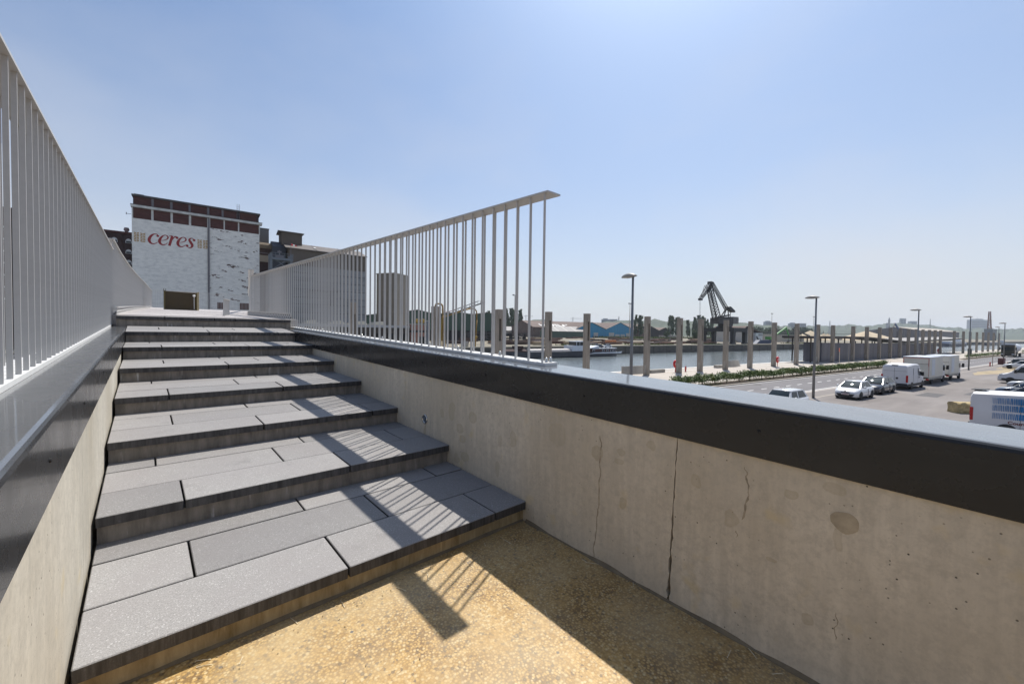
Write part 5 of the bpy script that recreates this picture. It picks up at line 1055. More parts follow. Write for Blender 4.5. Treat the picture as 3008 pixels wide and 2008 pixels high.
# ---- trees
M_pop = NB('poplar_leaves', .65); _v = M_pop.vec(); M_pop.color(M_pop.ramp(M_pop.noise(_v, .45, 3), [(.32, (.02, .042, .014)), (.55, (.045, .085, .024)), (.75, (.085, .13, .035))])); M_pop = M_pop.m
M_bark = mat('grey_bark', (.10, .085, .07), .9)
def poplar_mesh(seed, h, w_, nl):
    rg = random.Random(seed); mb = MB(); tk = MB(); tk.tube((0, 0, 0), (0, 0, h*.9), w_*.12, .05, 6)
    limbs = []
    for k in range(26):
        z = h*(.1+.8*k/26); a = rg.random()*2*pi; r = w_*(.35+.65*sin(pi*min(1, (z/h)*.9+.12)))*rg.uniform(.6, 1.05); q = (r*cos(a), r*sin(a), z+h*.1); limbs.append((q, r)); tk.tube((0, 0, z*.92), q, .07, .03, 4, False)
    for k in range(nl):
        q, r = rg.choice(limbs); c = Vector(q)*1.0; p = (c.x*rg.uniform(.5, 1.05)+rg.gauss(0, w_*.16), c.y*rg.uniform(.5, 1.05)+rg.gauss(0, w_*.16), min(h, c.z+rg.gauss(0, h*.035)))
        leaf(mb, p, rg.uniform(.4, .8), rg)
    return mb, tk
POP = []
def tree(lab, s_, n_, h, kind, group):
    t = sth('poplar_tree', lab, 'tree', s_, n_, 0, random.uniform(0, 6), group)
    while len(POP) <= kind:
        a, b = poplar_mesh(len(POP)+31, 26, (2.6, 2.2, 3.4)[len(POP) % 3], 2200); POP.append([a, b, None])
    a, b, o = POP[kind]
    if o is None: c = a.build('crown', M_pop, t); d = b.build('trunk', M_bark, t); POP[kind][2] = (c, d)
    else: c = inst(o[0], t); d = inst(o[1], t)
    k = h/26; t.scale = (k*random.uniform(.9, 1.15),)*2+(k,)
for i, (s_, n_, h, kd, lab) in enumerate([(385.4, 330, 27, 1, 'slim poplar at the left of the trio beside the blue warehouse'), (391, 328, 26, 2, 'broad poplar in the middle of the trio beside the blue warehouse'), (396.5, 332, 27, 2, 'broad poplar at the right of the trio beside the blue warehouse'),
    (451, 330, 28.5, 2, 'tallest poplar at the left of the row behind the black shed'), (457.5, 332, 28.3, 0, 'second poplar of the row behind the black shed'), (462, 329, 26, 1, 'third poplar of the row behind the black shed'), (466.5, 331, 27, 0, 'rightmost poplar of the row behind the black shed'),
    (486.5, 330, 23.6, 0, 'lone poplar left of the crane group'), (492, 331, 15, 1, 'short young poplar left of the crane'), (497.5, 329, 24, 1, 'slim poplar left of the crane'), (504, 331, 28, 0, 'poplar fourth from the crane on its left'), (510.8, 330, 30.6, 0, 'tallest poplar left of the crane'), (518.5, 329, 29.6, 2, 'broad poplar left of the crane'), (525.5, 331, 27.6, 0, 'second poplar left of the crane'), (533, 330, 26, 1, 'poplar just left of the crane'), (541, 330, 24, 0, 'poplar standing behind the crane boom'),
    (261.6, 420, 33, 1, 'first poplar of the group seen between the railing uprights'), (267.8, 420, 33.5, 0, 'second poplar of the group seen between the railing uprights'), (272.5, 422, 32, 1, 'third poplar of the group seen between the railing uprights'), (280.5, 420, 33, 0, 'right poplar of the group seen between the railing uprights'), (235.7, 420, 29, 2, 'poplar behind the green hall, left one'), (240.5, 424, 27, 0, 'poplar behind the green hall, right one')]): tree(lab, s_, n_, h, kd, 'poplars on the far bank')
def bushy(s_, n_, h, w_, seed, nl):
    rg = random.Random(seed); mb = MB(); tk = MB(); tk.tube((0, 0, 0), (0, 0, h*.5), h*.03, h*.02, 6); cl = []
    for k in range(14):
        a = rg.random()*2*pi; r = w_*rg.uniform(.1, .8); q = (r*cos(a), r*sin(a), h*rg.uniform(.35, .88)); cl.append(q); tk.tube((0, 0, h*.4), q, h*.012, h*.005, 4, False)
    for k in range(nl):
        q = rg.choice(cl); leaf(mb, (q[0]+rg.gauss(0, w_*.2), q[1]+rg.gauss(0, w_*.2), min(h, max(.4, q[2]+rg.gauss(0, h*.1)))), rg.uniform(.4, .8), rg)
    return mb, tk
BUS = [bushy(0, 0, 14, 5, 71+k, 1100) for k in range(3)]
def wood(name, lab, spots):    # a wood that reads as one mass
    cr, tr = MB(), MB(); rg2 = random.Random(len(spots))
    for i, (s_, n_, h) in enumerate(spots):
        p = S(s_, n_, 0); k = h/14; a = rg2.random()*6.28; ca, sa = cos(a)*k, sin(a)*k
        for src, dst in zip(BUS[i % 3], (cr, tr)):
            o = len(dst.v); dst.v += [(p.x+x*ca-y*sa, p.y+x*sa+y*ca, z*k) for x, y, z in src.v]; dst.f += [[q+o for q in f] for f in src.f]; dst.mi += src.mi; dst.sm += src.sm
    t = thing(name, lab, 'trees', S(spots[0][0], spots[0][1], 0)); l_ = t.location
    for mb, nm, m in ((cr, 'crowns', M_pop), (tr, 'trunks', M_bark)):
        mb.v = [(x-l_.x, y-l_.y, z) for x, y, z in mb.v]; mb.build(nm, m, t)['kind'] = 'stuff'
    t['kind'] = 'stuff'
rg = random.Random(9)
wood('wood', 'wood of leafy trees behind the sheds at left', [(n_*rg.uniform(.45, .72), n_, rg.uniform(11, 19)) for n_ in [rg.uniform(440, 560) for i in range(46)]])
wood('tree_belt', 'dark belt of trees behind the gravel yard', [(n_*rg.uniform(1.72, 2.6), n_, rg.uniform(13, 20)) for n_ in [rg.uniform(330, 420) for i in range(90)]])
wood('thicket', 'thicket of low trees behind the portal of the crane', [(rg.uniform(300, 420), rg.uniform(212, 240), rg.uniform(7, 11)) for i in range(16)])
# ---- wooded hills and skyline
M_hill = NB('wooded_hill', .9); _v = M_hill.vec(); M_hill.color(M_hill.mix(M_hill.ramp(M_hill.noise(_v, .012, 7, .7), [(.35, 0.), (.65, 1.)]), (.028, .042, .026), (.065, .085, .05))); M_hill = M_hill.m
def px_dir(u, v): d = FWD+RGT*(u-1504)/1200-UPV*(v-1004)/1200; return d
def hill(name, pts, depth, back, seed, lab):
    rg = random.Random(seed); rings = []; us = [pts[0][0]+(pts[-1][0]-pts[0][0])*k/170 for k in range(171)]
    for u in us:
        for (ua, va), (ub, vb) in zip(pts, pts[1:]):
            if ua <= u <= ub+.01: v = va+(vb-va)*(u-ua)/(ub-ua); break
        d = px_dir(u, v); p = d*depth; h = p.z+EYE; d2 = Vector((d.x, d.y, 0)); rad = d2*depth
        h += rg.uniform(-1, 1)*depth*.0016+sin(u*.21)*depth*.0008+sin(u*.53)*depth*.0006
        rings.append([tuple(rad*.72)[:2]+(-2,), tuple(rad*.86+Vector((rg.uniform(-9, 9), rg.uniform(-9, 9), 0)))[:2]+(h*.5+rg.uniform(-2, 2),), tuple(rad*.95)[:2]+(h*.86+rg.uniform(-2.5, 2.5),), tuple(rad)[:2]+(max(1, h),), tuple(rad*back)[:2]+(-2,)])
    mb = MB(); mb.loft(rings, False, False, closed=False); o = mb.build(name, M_hill); o['kind'] = 'structure'; o['label'] = lab
hill('hills', [(-600, 950), (300, 952), (1100, 958), (1420, 954), (1480, 942), (1560, 941), (1600, 938), (1640, 946), (1700, 948), (1770, 946), (1800, 944), (1830, 939), (1870, 940), (1900, 941), (1930, 934), (1950, 947), (1990, 941), (2030, 942), (2100, 946), (2160, 947), (2300, 958), (2420, 968)], 1250, 1.25, 3, 'wooded hills across the canal')
hill('hills', [(2080, 950), (2200, 953), (2300, 957), (2440, 957), (2500, 952), (2530, 957), (2570, 955), (2600, 950), (2640, 949), (2680, 951), (2700, 956), (2730, 952), (2760, 960), (2800, 962), (2850, 964), (2880, 963), (2960, 966), (2990, 963), (3100, 968), (3600, 980)], 2100, 1.2, 5, 'farther wooded hills at right')
M_far = mat('far_facade', (.36, .37, .39), .8, 0, .06, .02)
def tower(name, lab, p0, wd, dp, h, crown=None, floors=8, cols=8):
    t = sth(name, lab, 'building', p0[0], p0[1], 0, R_(-38)); mb = MB()
    if crown == 'round': mb.lathe([(wd/2, 0), (wd/2, h)], 20)
    else: mb.box(-wd/2, wd/2, 0, dp, 0, h)
    mb.build('block', M_far, t)
    for k in range(floors):   # window bands, one per storey group
        z = h*(.12+.84*k/floors); b = MB()
        if crown == 'round': b.lathe([(wd/2+.4, z), (wd/2+.4, z+h*.4/floors)], 20)
        else: b.box(-wd/2+2, wd/2-2, -.4, dp*.5, z, z+h*.4/floors)
        b.build('window_band', M_gut, t)
    if crown == 'spire': b = MB(); b.box(-wd*.25, wd*.25, 2, dp-2, h, h*1.05); b.tube((0, dp/2, h), (0, dp/2, h*1.17), 1.2, .3, 6); b.build('spire', M_far, t)
    if crown == 'dome': b = MB(); b.lathe([(wd*.35, h), (wd*.35, h*1.12), (wd*.42, h*1.14), (wd*.2, h*1.3), (.5, h*1.36)], 14); b.build('dome', M_far, t)
    if crown == 'cap': b = MB(); b.box(-wd*.3, wd*.3, 2, dp-2, h, h+3); b.build('plant_room', M_far, t)
tower('office_tower', 'broad pale slab tower with a spike on the horizon at right', (3908, 590), 92, 30, 121, 'spire', 9); tower('round_tower', 'round pale tower on the horizon', (3228, 788), 29, 29, 114, 'round', 8); tower('office_tower', 'pale square tower right of the round tower on the horizon', (3285, 751), 31, 25, 99, None, 7)
tower('church_tower', 'domed church tower on the wooded horizon', (1975, 519), 8.5, 8.5, 56, 'dome', 3); tower('apartment_block', 'grey apartment block on the horizon, left of the pair', (1098, 1080), 27, 16, 55.6, 'cap', 8); tower('apartment_block', 'grey apartment block on the horizon, right of the pair', (1123, 1064), 27, 16, 56, None, 8)
tower('apartment_block', 'grey block on the horizon behind the floodlight mast', (1602, 757), 22, 16, 54.5, 'cap', 7); tower('apartment_block', 'long stepped block on the horizon, left one', (1680, 708), 22, 16, 49.2, 'cap', 6); tower('apartment_block', 'long stepped block on the horizon, right one', (1712, 690), 21, 16, 50.5, None, 6)
M_lat = mat('pylon_steel', (.30, .30, .31), .7)
for (u, v0, dep, lab) in ((2733, 936, 1500, 'lattice pylon on the horizon right of centre'), (2438, 942, 1500, 'faint lattice pylon on the horizon behind the pillars'), (1818, 929, 1300, 'lattice pylon above the wooded hill')):
    d = px_dir(u, v0)*dep; t = thing('power_pylon', lab, 'pylon', (d.x, d.y, 0)); h = d.z+EYE; mb = MB(); truss(mb, (0, 0, 0), (0, 0, h), 6.5, .8, 9, .28); mb.build('mast', M_lat, t); mb = MB()
    for q in (.72, .84, .94): mb.bar((-5*(1.25-q)*2, 0, h*q), (5*(1.25-q)*2, 0, h*q), .5, .5)
    mb.build('crossarms', M_lat, t)
for (u, v0, dep, w_, lab) in ((1683, 935, 900, 20, 'thin tower crane on the horizon above the lettered roof'), (1545, 928, 900, 16, 'thin tower crane on the horizon between the railing uprights')):
    d = px_dir(u, v0)*dep; t = thing('tower_crane', lab, 'crane', (d.x, d.y, 0), -.7); h = d.z+EYE; mb = MB(); mb.box(-.5, .5, -.5, .5, 0, h+3); mb.build('mast', M_lat, t); mb = MB(); mb.bar((-w_*.3, 0, h), (w_, 0, h), .6, .6); mb.build('jib', M_lat, t)
# ================================================================== vehicles
def paint(name, col, rough=.25):
    m = mat(name, col, rough); b = m.node_tree.nodes['Principled BSDF']; b.inputs['Coat Weight'].default_value = .6; b.inputs['Coat Roughness'].default_value = .06; return m
P_white = paint('white_car_paint', (.62, .62, .63)); P_silver = paint('silver_car_paint', (.40, .41, .43)); P_dark = paint('dark_grey_car_paint', (.035, .033, .042)); P_black = paint('black_car_paint', (.012, .012, .014)); P_blue = paint('blue_grey_car_paint', (.06, .085, .13)); P_vwhite = mat('white_van_paint', (.60, .60, .615), .4, 0, .04, 1); P_box = mat('cream_truck_body', (.58, .555, .49), .5, 0, .07, .7)
M_cglass = mat('car_glass', (.018, .028, .034), .03, spec=.3); M_tyre = mat('tyre_rubber', (.018, .018, .019), .8); M_rim = mat('alloy_rim', (.42, .42, .43), .3, .8); M_plast = mat('black_plastic', (.022, .022, .023), .6); M_lampw = mat('headlamp_glass', (.5, .52, .55), .1); M_lampr = mat('red_lamp_glass', (.38, .012, .015), .2)
def plate_mat(): return mat('number_plate', (.62, .58, .55), .5)
M_plate2 = plate_mat(); M_pltxt = mat('plate_characters', (.35, .04, .05), .6)
WHEELS = {}
def wheel(t, x, y, r, side, w_=.2):
    key = (round(r, 3), side)
    if key not in WHEELS:
        mb = MB(); mb.smooth = True; mb.lathe([(r*.62, -w_/2), (r*.95, -w_/2), (r, -w_*.35), (r, w_*.35), (r*.95, w_/2), (r*.62, w_/2)], 22, (0, 0, 0), 'y'); o = mb.build('wheel', M_tyre)
        m2 = MB(); m2.lathe([(r*.64, 0), (r*.6, .03), (r*.2, .015), (r*.12, .04)], 20, (0, 0, 0), 'y'); m2.v = [(a, (b)*(-side)*-1 if False else b, c) for a, b, c in m2.v]; m2.v = [(a, side*(w_/2-.045)+b*-side*-1*0+side*abs(b), c) for a, b, c in m2.v]
        rm = m2.build('rim', M_rim, o)
        m3 = MB()
        for k in range(5): a = 2*pi*k/5; m3.bar((0, side*(w_/2-.0), 0), (cos(a)*r*.58, side*(w_/2-.005), sin(a)*r*.58), .05, .02, (0, 1, 0))
        WHEELS[key] = (o, rm); first = True; o.parent = t; o.location = (x, y, r); return o
    o, rm = WHEELS[key]; c = inst(o, t, (x, y, r)); inst(rm, c); return c
def quad_panel(t, name, m, pts, out, th=.012):
    a, b, c, d = [Vector(p) for p in pts]; n = (b-a).cross(d-a).normalized()
    if n.dot(Vector(out)) < 0: n = -n
    mb = MB(); mb.hexa([a-n*.02, b-n*.02, c-n*.02, d-n*.02, a+n*th, b+n*th, c+n*th, d+n*th]); return mb.build(name, m, t)
def lerp(a, b, u): return tuple(x+(y-x)*u for x, y in zip(a, b))
def car(lab, s_, n_, rz, L_, W_, H_, body, group='parked cars', hood=.82, belt=.92, xw=(1.05, 1.85), xr=(3.0, 3.65), tail=.95, van=False, r=.31, wb=(.78, 3.2), roof=None, grp=True, zg=.17, name='car', cat='car', winr=True, plate=True, lower=None):
    """front at x=0, rear at x=L; y across"""
    t = sth(name, lab, cat, s_, n_, .012, rz, group); hw = W_/2
    st = [(0, .78, zg+.12, .48, .56), (.06, .86, zg+.04, .58, .64), (.25, .95, zg, .66, hood-.08), (xw[0]*.6, .99, zg, .74, hood-.02), (xw[0], 1., zg, belt-.08, hood+.06 if not van else belt), (xw[1], 1., zg, belt-.05, belt), (xr[0], 1., zg, belt-.03, belt+.02), (min(xr[1], L_-.22), .99, zg, belt-.04, tail), (L_-.1, .94, zg+.05, .74, tail-.04), (L_, .86, zg+.14, .55, tail-.16)]
    mb = MB(); mb.smooth = True; rings = []
    for x, w_, zb, zs, zt_ in st:
        w_ *= hw; zt_ = max(zt_, zs+.03); rings.append([(x, -w_*.86, zb), (x, -w_*.98, zb+.08), (x, -w_, zb+.25), (x, -w_*.985, zs), (x, -w_*.90, (zs+zt_*2)/3), (x, -w_*.7, zt_), (x, 0, zt_+.025), (x, w_*.7, zt_), (x, w_*.90, (zs+zt_*2)/3), (x, w_*.985, zs), (x, w_, zb+.25), (x, w_*.98, zb+.08), (x, w_*.86, zb)])
    mb.loft(rings, True, True); mb.build('body', [body], t)
    # cabin
    bl = [(xw[0], -hw*.90, belt-.05), (xw[0], hw*.90, belt-.05), (xr[1], hw*.88, belt-.05), (xr[1], -hw*.88, belt-.05)]
    tp = [(xw[1], -hw*.68, H_-.05), (xw[1], hw*.68, H_-.05), (xr[0], hw*.68, H_-.03), (xr[0], -hw*.68, H_-.03)]
    mb = MB(); mb.loft([bl, tp], True, True); mb.build('cabin', body, t)
    mb = MB(); mb.smooth = True; rings = []
    for k in range(7):
        u = k/6; x = xw[1]-.06+(xr[0]+.1-xw[1]+.06)*u; z = H_-.05+.05*sin(pi*(.15+.7*u)); rings.append([(x, -hw*.70, H_-.07), (x, -hw*.62, z-.005), (x, 0, z+.02), (x, hw*.62, z-.005), (x, hw*.70, H_-.07)])
    mb.loft(rings, True, True); mb.build('roof', roof or body, t)
    mb = MB(); mb.smooth = True; rings = []
    for k in range(9):   # bowed glass
        u = .05+.9*k/8; rings.append([Vector(lerp(lerp(bl[0], bl[1], u), lerp(tp[0], tp[1], u), q))+Vector((-.015-.11*(1-(2*u-1)**2)*(1-.5*q), 0, .01+.03*sin(pi*q))) for q in (.1, .3, .5, .7, .93)])
    mb.loft(rings, False, False, closed=False); mb.build('windscreen', M_cglass, t)
    if winr: quad_panel(t, 'rear_window', M_cglass, [lerp(lerp(bl[3], bl[2], .08), lerp(tp[3], tp[2], .08), .2), lerp(lerp(bl[3], bl[2], .92), lerp(tp[3], tp[2], .92), .2), lerp(lerp(bl[3], bl[2], .9), lerp(tp[3], tp[2], .9), .9), lerp(lerp(bl[3], bl[2], .1), lerp(tp[3], tp[2], .1), .9)], (1, 0, .4))
    cuts_ = ((.07, .46), (.5, .93)) if not van else ((.07, .33),)
    for (i0, i1, sg) in ((0, 3, -1), (1, 2, 1)):
        for ua, ub in cuts_:
            q = [lerp(lerp(bl[i0], bl[i1], ua+(.0 if ua > .2 else .05)), lerp(tp[i0], tp[i1], ua), .14), lerp(lerp(bl[i0], bl[i1], ub-.02), lerp(tp[i0], tp[i1], ub-.02), .14), lerp(lerp(bl[i0], bl[i1], ub-.03), lerp(tp[i0], tp[i1], ub-.03), .9), lerp(lerp(bl[i0], bl[i1], ua+.02), lerp(tp[i0], tp[i1], ua+.02), .9)]
            quad_panel(t, 'side_window', M_cglass, q, (0, sg, .3))
    for x in wb:
        for sg in (-1, 1):
            wheel(t, x, sg*(hw-.09), r, sg)
            mb = MB(); mb.prism([(x+(r+.055)*cos(a), max(zg, r+(r+.055)*sin(a))) for a in [pi*k/10 for k in range(11)]], 'y', sg*(hw-.03), sg*(hw+.006)); mb.build('wheel_arch', M_plast, t)
    for sg in (-1, 1):
        mb = MB(); mb.smooth = True; rings = []
        for k in range(5):
            u = k/4; rings.append([(.10+.30*u, sg*hw*(.52+.36*u*0)+sg*hw*.33*u*.9, z) for z in (.56+.05*u, .68+.06*u)]+[(.16+.30*u, sg*hw*.5+sg*hw*.33*u*.9, z) for z in (.70+.06*u, .56+.05*u)])
        mb.loft(rings, True, True); mb.build('headlight', M_lampw, t)
        mb = MB(); mb.cbox(L_-.13, L_+.005, sg*hw*.72-.1, sg*hw*.72+.1, .62, tail-.06, .015); mb.build('tail_light', M_lampr, t)
        mb = MB(); mb.smooth = True; mb.lathe([(.02, -.09), (.09, -.05), (.1, .03), (.04, .08)], 10, (xw[0]+.42, sg*(hw+.09), belt+.06), 'x'); mr = mb.build('wing_mirror', body, t); mb = MB(); mb.bar((xw[0]+.42, sg*(hw-.06), belt), (xw[0]+.42, sg*(hw+.06), belt+.03), .05, .05); mb.build('mirror_arm', M_plast, mr)
        for x in (xw[1]+.35, xw[1]+1.25):
            if x < xr[0]+.3: mb = MB(); mb.cbox(x, x+.16, sg*hw-.01, sg*hw+.022, belt-.19, belt-.155, .005); mb.build('door_handle', body, t)
        mb = MB(); xx = xw[1]+.62; mb.box(xx, xx+.012, sg*hw-.02, sg*hw+.002, zg+.15, belt-.1); mb.build('door_seam', M_plast, t)
    mb = MB(); mb.prism([(-hw*.62, .36), (hw*.62, .36), (hw*.5, .24), (-hw*.5, .24)], 'x', -.012, .1); mb.build('grille', M_plast, t)
    mb = MB(); mb.prism([(-hw*.4, .6), (hw*.4, .6), (hw*.32, .5), (-hw*.32, .5)], 'x', .0, .1); mb.build('upper_grille', M_plast, t)
    mb = MB(); mb.box(.02, L_-.02, -hw*.8, hw*.8, zg-.03, zg+.06); mb.build('underbody', M_plast, t)
    if plate:
        mb = MB(); mb.box(-.03, .0, -.26, .26, .38, .49); p = mb.build('number_plate', M_plate2, t)
        mb = MB()
        for k in range(7): mb.box(-.034, -.0302, -.21+k*.06, -.18+k*.06, .405, .465)
        mb.build('plate_characters', M_pltxt, p)
    mb = MB(); mb.box(L_-.0, L_+.02, -.26, .26, .55, .66); mb.build('rear_plate', M_plate2, t)
    return t
# small white hatchback hidden up to its windows by the parapet
t = car('small white hatchback with dark glass half hidden by the parapet', 28.7, 13.35, 0, 3.85, 1.7, 1.52, P_white, belt=.98, hood=.92, xw=(.95, 1.5), xr=(3.3, 3.75), tail=1.0, wb=(.72, 3.15))
mb = MB(); mb.tube((1.9, 0, 1.52), (2.15, 0, 1.83), .008, .004, 5); mb.build('aerial', M_plast, t)
t = car('white compact car facing the parapet with its windscreen glinting', 41.3, 13.45, 0, 3.87, 1.68, 1.43, P_white, belt=.92, hood=.84, xw=(.78, 1.62), xr=(2.95, 3.62), tail=.93, wb=(.74, 3.18))
mb = MB(); mb.lathe([(.07, -.01), (.08, .005), (.05, .012)], 14, (.0, 0, .66), 'x'); mb.v = [(-x, y, z) for x, y, z in mb.v]; mb.build('badge', M_rim, t)
mb = MB(); mb.prism([(-.62, .46), (.62, .46), (.5, .27), (.2, .22), (-.2, .22), (-.5, .27)], 'x', -.02, .06); mb.build('wide_grille', M_plast, t)
car('dark grey estate car parked behind the white compact', 46.9, 13.7, 0, 4.7, 1.82, 1.45, P_dark, belt=.94, hood=.84, xw=(1.15, 2.0), xr=(4.0, 4.55), tail=.97, wb=(.88, 3.7), r=.33)
def van_body(t, L_, W_, H_, body, nose, lower=True):
    hw = W_/2; mb = MB(); mb.smooth = False; rings = []
    prof = nose+[(L_-.08, .32, H_-.12, .99), (L_, .42, H_-.3, .97)]
    for x, zb, zt_, w_ in prof:
        w = hw*w_; rings.append([(x, -w*.9, zb), (x, -w, zb+.15), (x, -w*.995, zt_*.55), (x, -w*.93, zt_-.1 if zt_ > 1.5 else zt_-.06), (x, -w*.8, zt_), (x, w*.8, zt_), (x, w*.93, zt_-.1 if zt_ > 1.5 else zt_-.06), (x, w*.995, zt_*.55), (x, w, zb+.15), (x, w*.9, zb)])
    mb.loft(rings, True, True); mb.build('body', body, t)
NOSE = [(0, .3, .85, .86), (.12, .24, 1.0, .93), (.75, .22, 1.22, .98), (1.05, .22, 1.42, .99), (1.75, .22, 2.28, 1.), (2.1, .22, 2.46, 1.), (3.5, .22, 2.5, 1.)]
def van(lab, s_, n_, rz, L_, W_, H_, group, sc=1., wheels=(.95, 4.45)):
    t = sth('van', lab, 'van', s_, n_, .012, rz, group); k = H_/2.5; nose = [(x, zb, zt_*k, w_) for x, zb, zt_, w_ in NOSE]; van_body(t, L_, W_, H_, P_vwhite, nose); hw = W_/2
    a, b = nose[3], nose[4]
    quad_panel(t, 'windscreen', M_cglass, [(a[0]+.02, -hw*.82, a[2]+.03), (a[0]+.02, hw*.82, a[2]+.03), (b[0]-.05, hw*.74, b[2]-.08), (b[0]-.05, -hw*.74, b[2]-.08)], (-1, 0, .6))
    for sg in (-1, 1):
        quad_panel(t, 'side_window', M_cglass, [(1.3, sg*hw*1.0, 1.32*k), (2.35, sg*hw*1.0, 1.32*k), (2.35, sg*hw*.975, 1.95*k), (1.72, sg*hw*.975, 1.95*k)], (0, sg, 0), .02)
        for x in wheels:
            wheel(t, x, sg*(hw-.1), .34, sg); mb = MB(); mb.prism([(x+.4*cos(q), max(.25, .34+.4*sin(q))) for q in [pi*j/10 for j in range(11)]], 'y', sg*(hw-.03), sg*(hw+.012)); mb.build('wheel_arch', M_plast, t)
        mb = MB(); mb.box(.3, L_-.05, sg*hw-.02, sg*hw+.018, .36, .58); mb.build('side_moulding', M_plast, t)
        mb = MB(); mb.cbox(1.22, 1.4, sg*(hw+.04)-.12, sg*(hw+.04)+.12, 1.25*k, 1.65*k, .03); mb.build('wing_mirror', M_plast, t)
        mb = MB(); mb.cbox(L_-.12, L_+.012, sg*hw*.93-.09, sg*hw*.93+.075, .75, 1.45, .02); mb.build('tail_light', M_lampr, t)
        mb = MB(); mb.cbox(.08, .5, sg*hw*.75-.14, sg*hw*.75+.12, .82*k, 1.06*k, .03); mb.build('headlight', M_lampw, t)
        for x in (2.55, 4.0): mb = MB(); mb.box(x, x+.014, sg*hw-.02, sg*hw+.003, .45, 2.1*k); mb.build('panel_seam', M_plast, t)
        mb = MB(); mb.cbox(2.15, 2.3, sg*hw-.01, sg*hw+.025, 1.05, 1.22, .01); mb.build('door_handle', M_plast, t)
    mb = MB(); mb.box(-.02, .12, -hw*.8, hw*.8, .3, .75); mb.build('front_bumper', M_plast, t); mb = MB(); mb.box(L_-.05, L_+.06, -hw*.97, hw*.97, .34, .62); mb.build('rear_bumper', M_plast, t)
    for y in (0,): mb = MB(); mb.box(L_, L_+.008, y-.008, y+.008, .65, H_-.35); mb.build('door_gap', M_plast, t)
    mb = MB(); mb.box(L_-.02, L_+.012, -hw*.95, hw*.95, H_-.68, H_-.665); mb.build('door_crease', M_plast, t)
    mb = MB(); mb.box(L_, L_+.02, -.62, -.1, .72, .86); mb.build('rear_plate', M_plate2, t); mb = MB(); mb.lathe([(.1, 0), (.1, .02)], 12, (L_, .2, 1.12), 'x'); mb.build('lock_cover', M_plast, t)
    mb = MB(); mb.box(L_-.25, L_-.02, -.22, .22, H_-.16, H_-.08); mb.build('brake_light', M_plast, t)
    return t
van('plain white panel van seen from its rear doors, parked behind the estate car', 59.55, 13.6, pi, 5.75, 2.0, 2.5, 'vans in the car park')
van('white panel van in the right-hand row with its nose to the left', 74.4, 9.5, -pi/2, 5.6, 2.0, 2.5, 'vans in the car park')
# courier van, side on
cv = van('white courier van with rows of blue bars on its side at the picture edge', 34.0, -.55, pi/2, 5.75, 1.95, 2.38, 'vans in the car park')
M_bar = mat('decal_blue', (.01, .17, .42), .4); M_txt = mat('decal_maroon', (.14, .02, .02), .5)
rg = random.Random(8)
for row, (z0, z1) in enumerate(((1.74, 2.06), (1.37, 1.68), (.96, 1.27))):
    for k in range(20):   # bars get wider towards the front of the van
        u = k/19; x = 5.75-.80-1.12*u-.02; w_ = .012+.03*u**2*1.2+rg.uniform(-.003, .006); dz = .05*u
        mb = MB(); tl = rg.uniform(-.02, .02); y = .965; mb.hexa([(x-w_/2, y, z0+dz), (x+w_/2, y, z0+dz), (x+w_/2, y+.022, z0+dz), (x-w_/2, y+.022, z0+dz), (x-w_/2+tl, y, z1+dz), (x+w_/2+tl, y, z1+dz), (x+w_/2+tl, y+.022, z1+dz), (x-w_/2+tl, y+.022, z1+dz)]); mb.build('decal_bar', M_bar, cv)
    for zz in (.03, .14, .25): mb = MB(); mb.box(3.4, 3.75, .965, .988, z0+zz, z0+zz+.06); mb.build('decal_bar', M_bar, cv)
text_mesh('Courier', .21, 'lettering', M_txt, cv, Matrix.Translation((4.42, .992, .76)) @ Matrix.Rotation(pi, 4, 'Z') @ Matrix.Rotation(pi/2, 4, 'X') @ Matrix.Diagonal((1.15, 1, 1, 1)), .006, .002)
mb = MB(); mb.bar((5.85, -.2, 2.33), (5.3, -.2, 2.36), .9, .03); mb.build('rear_spoiler', M_plast, cv)
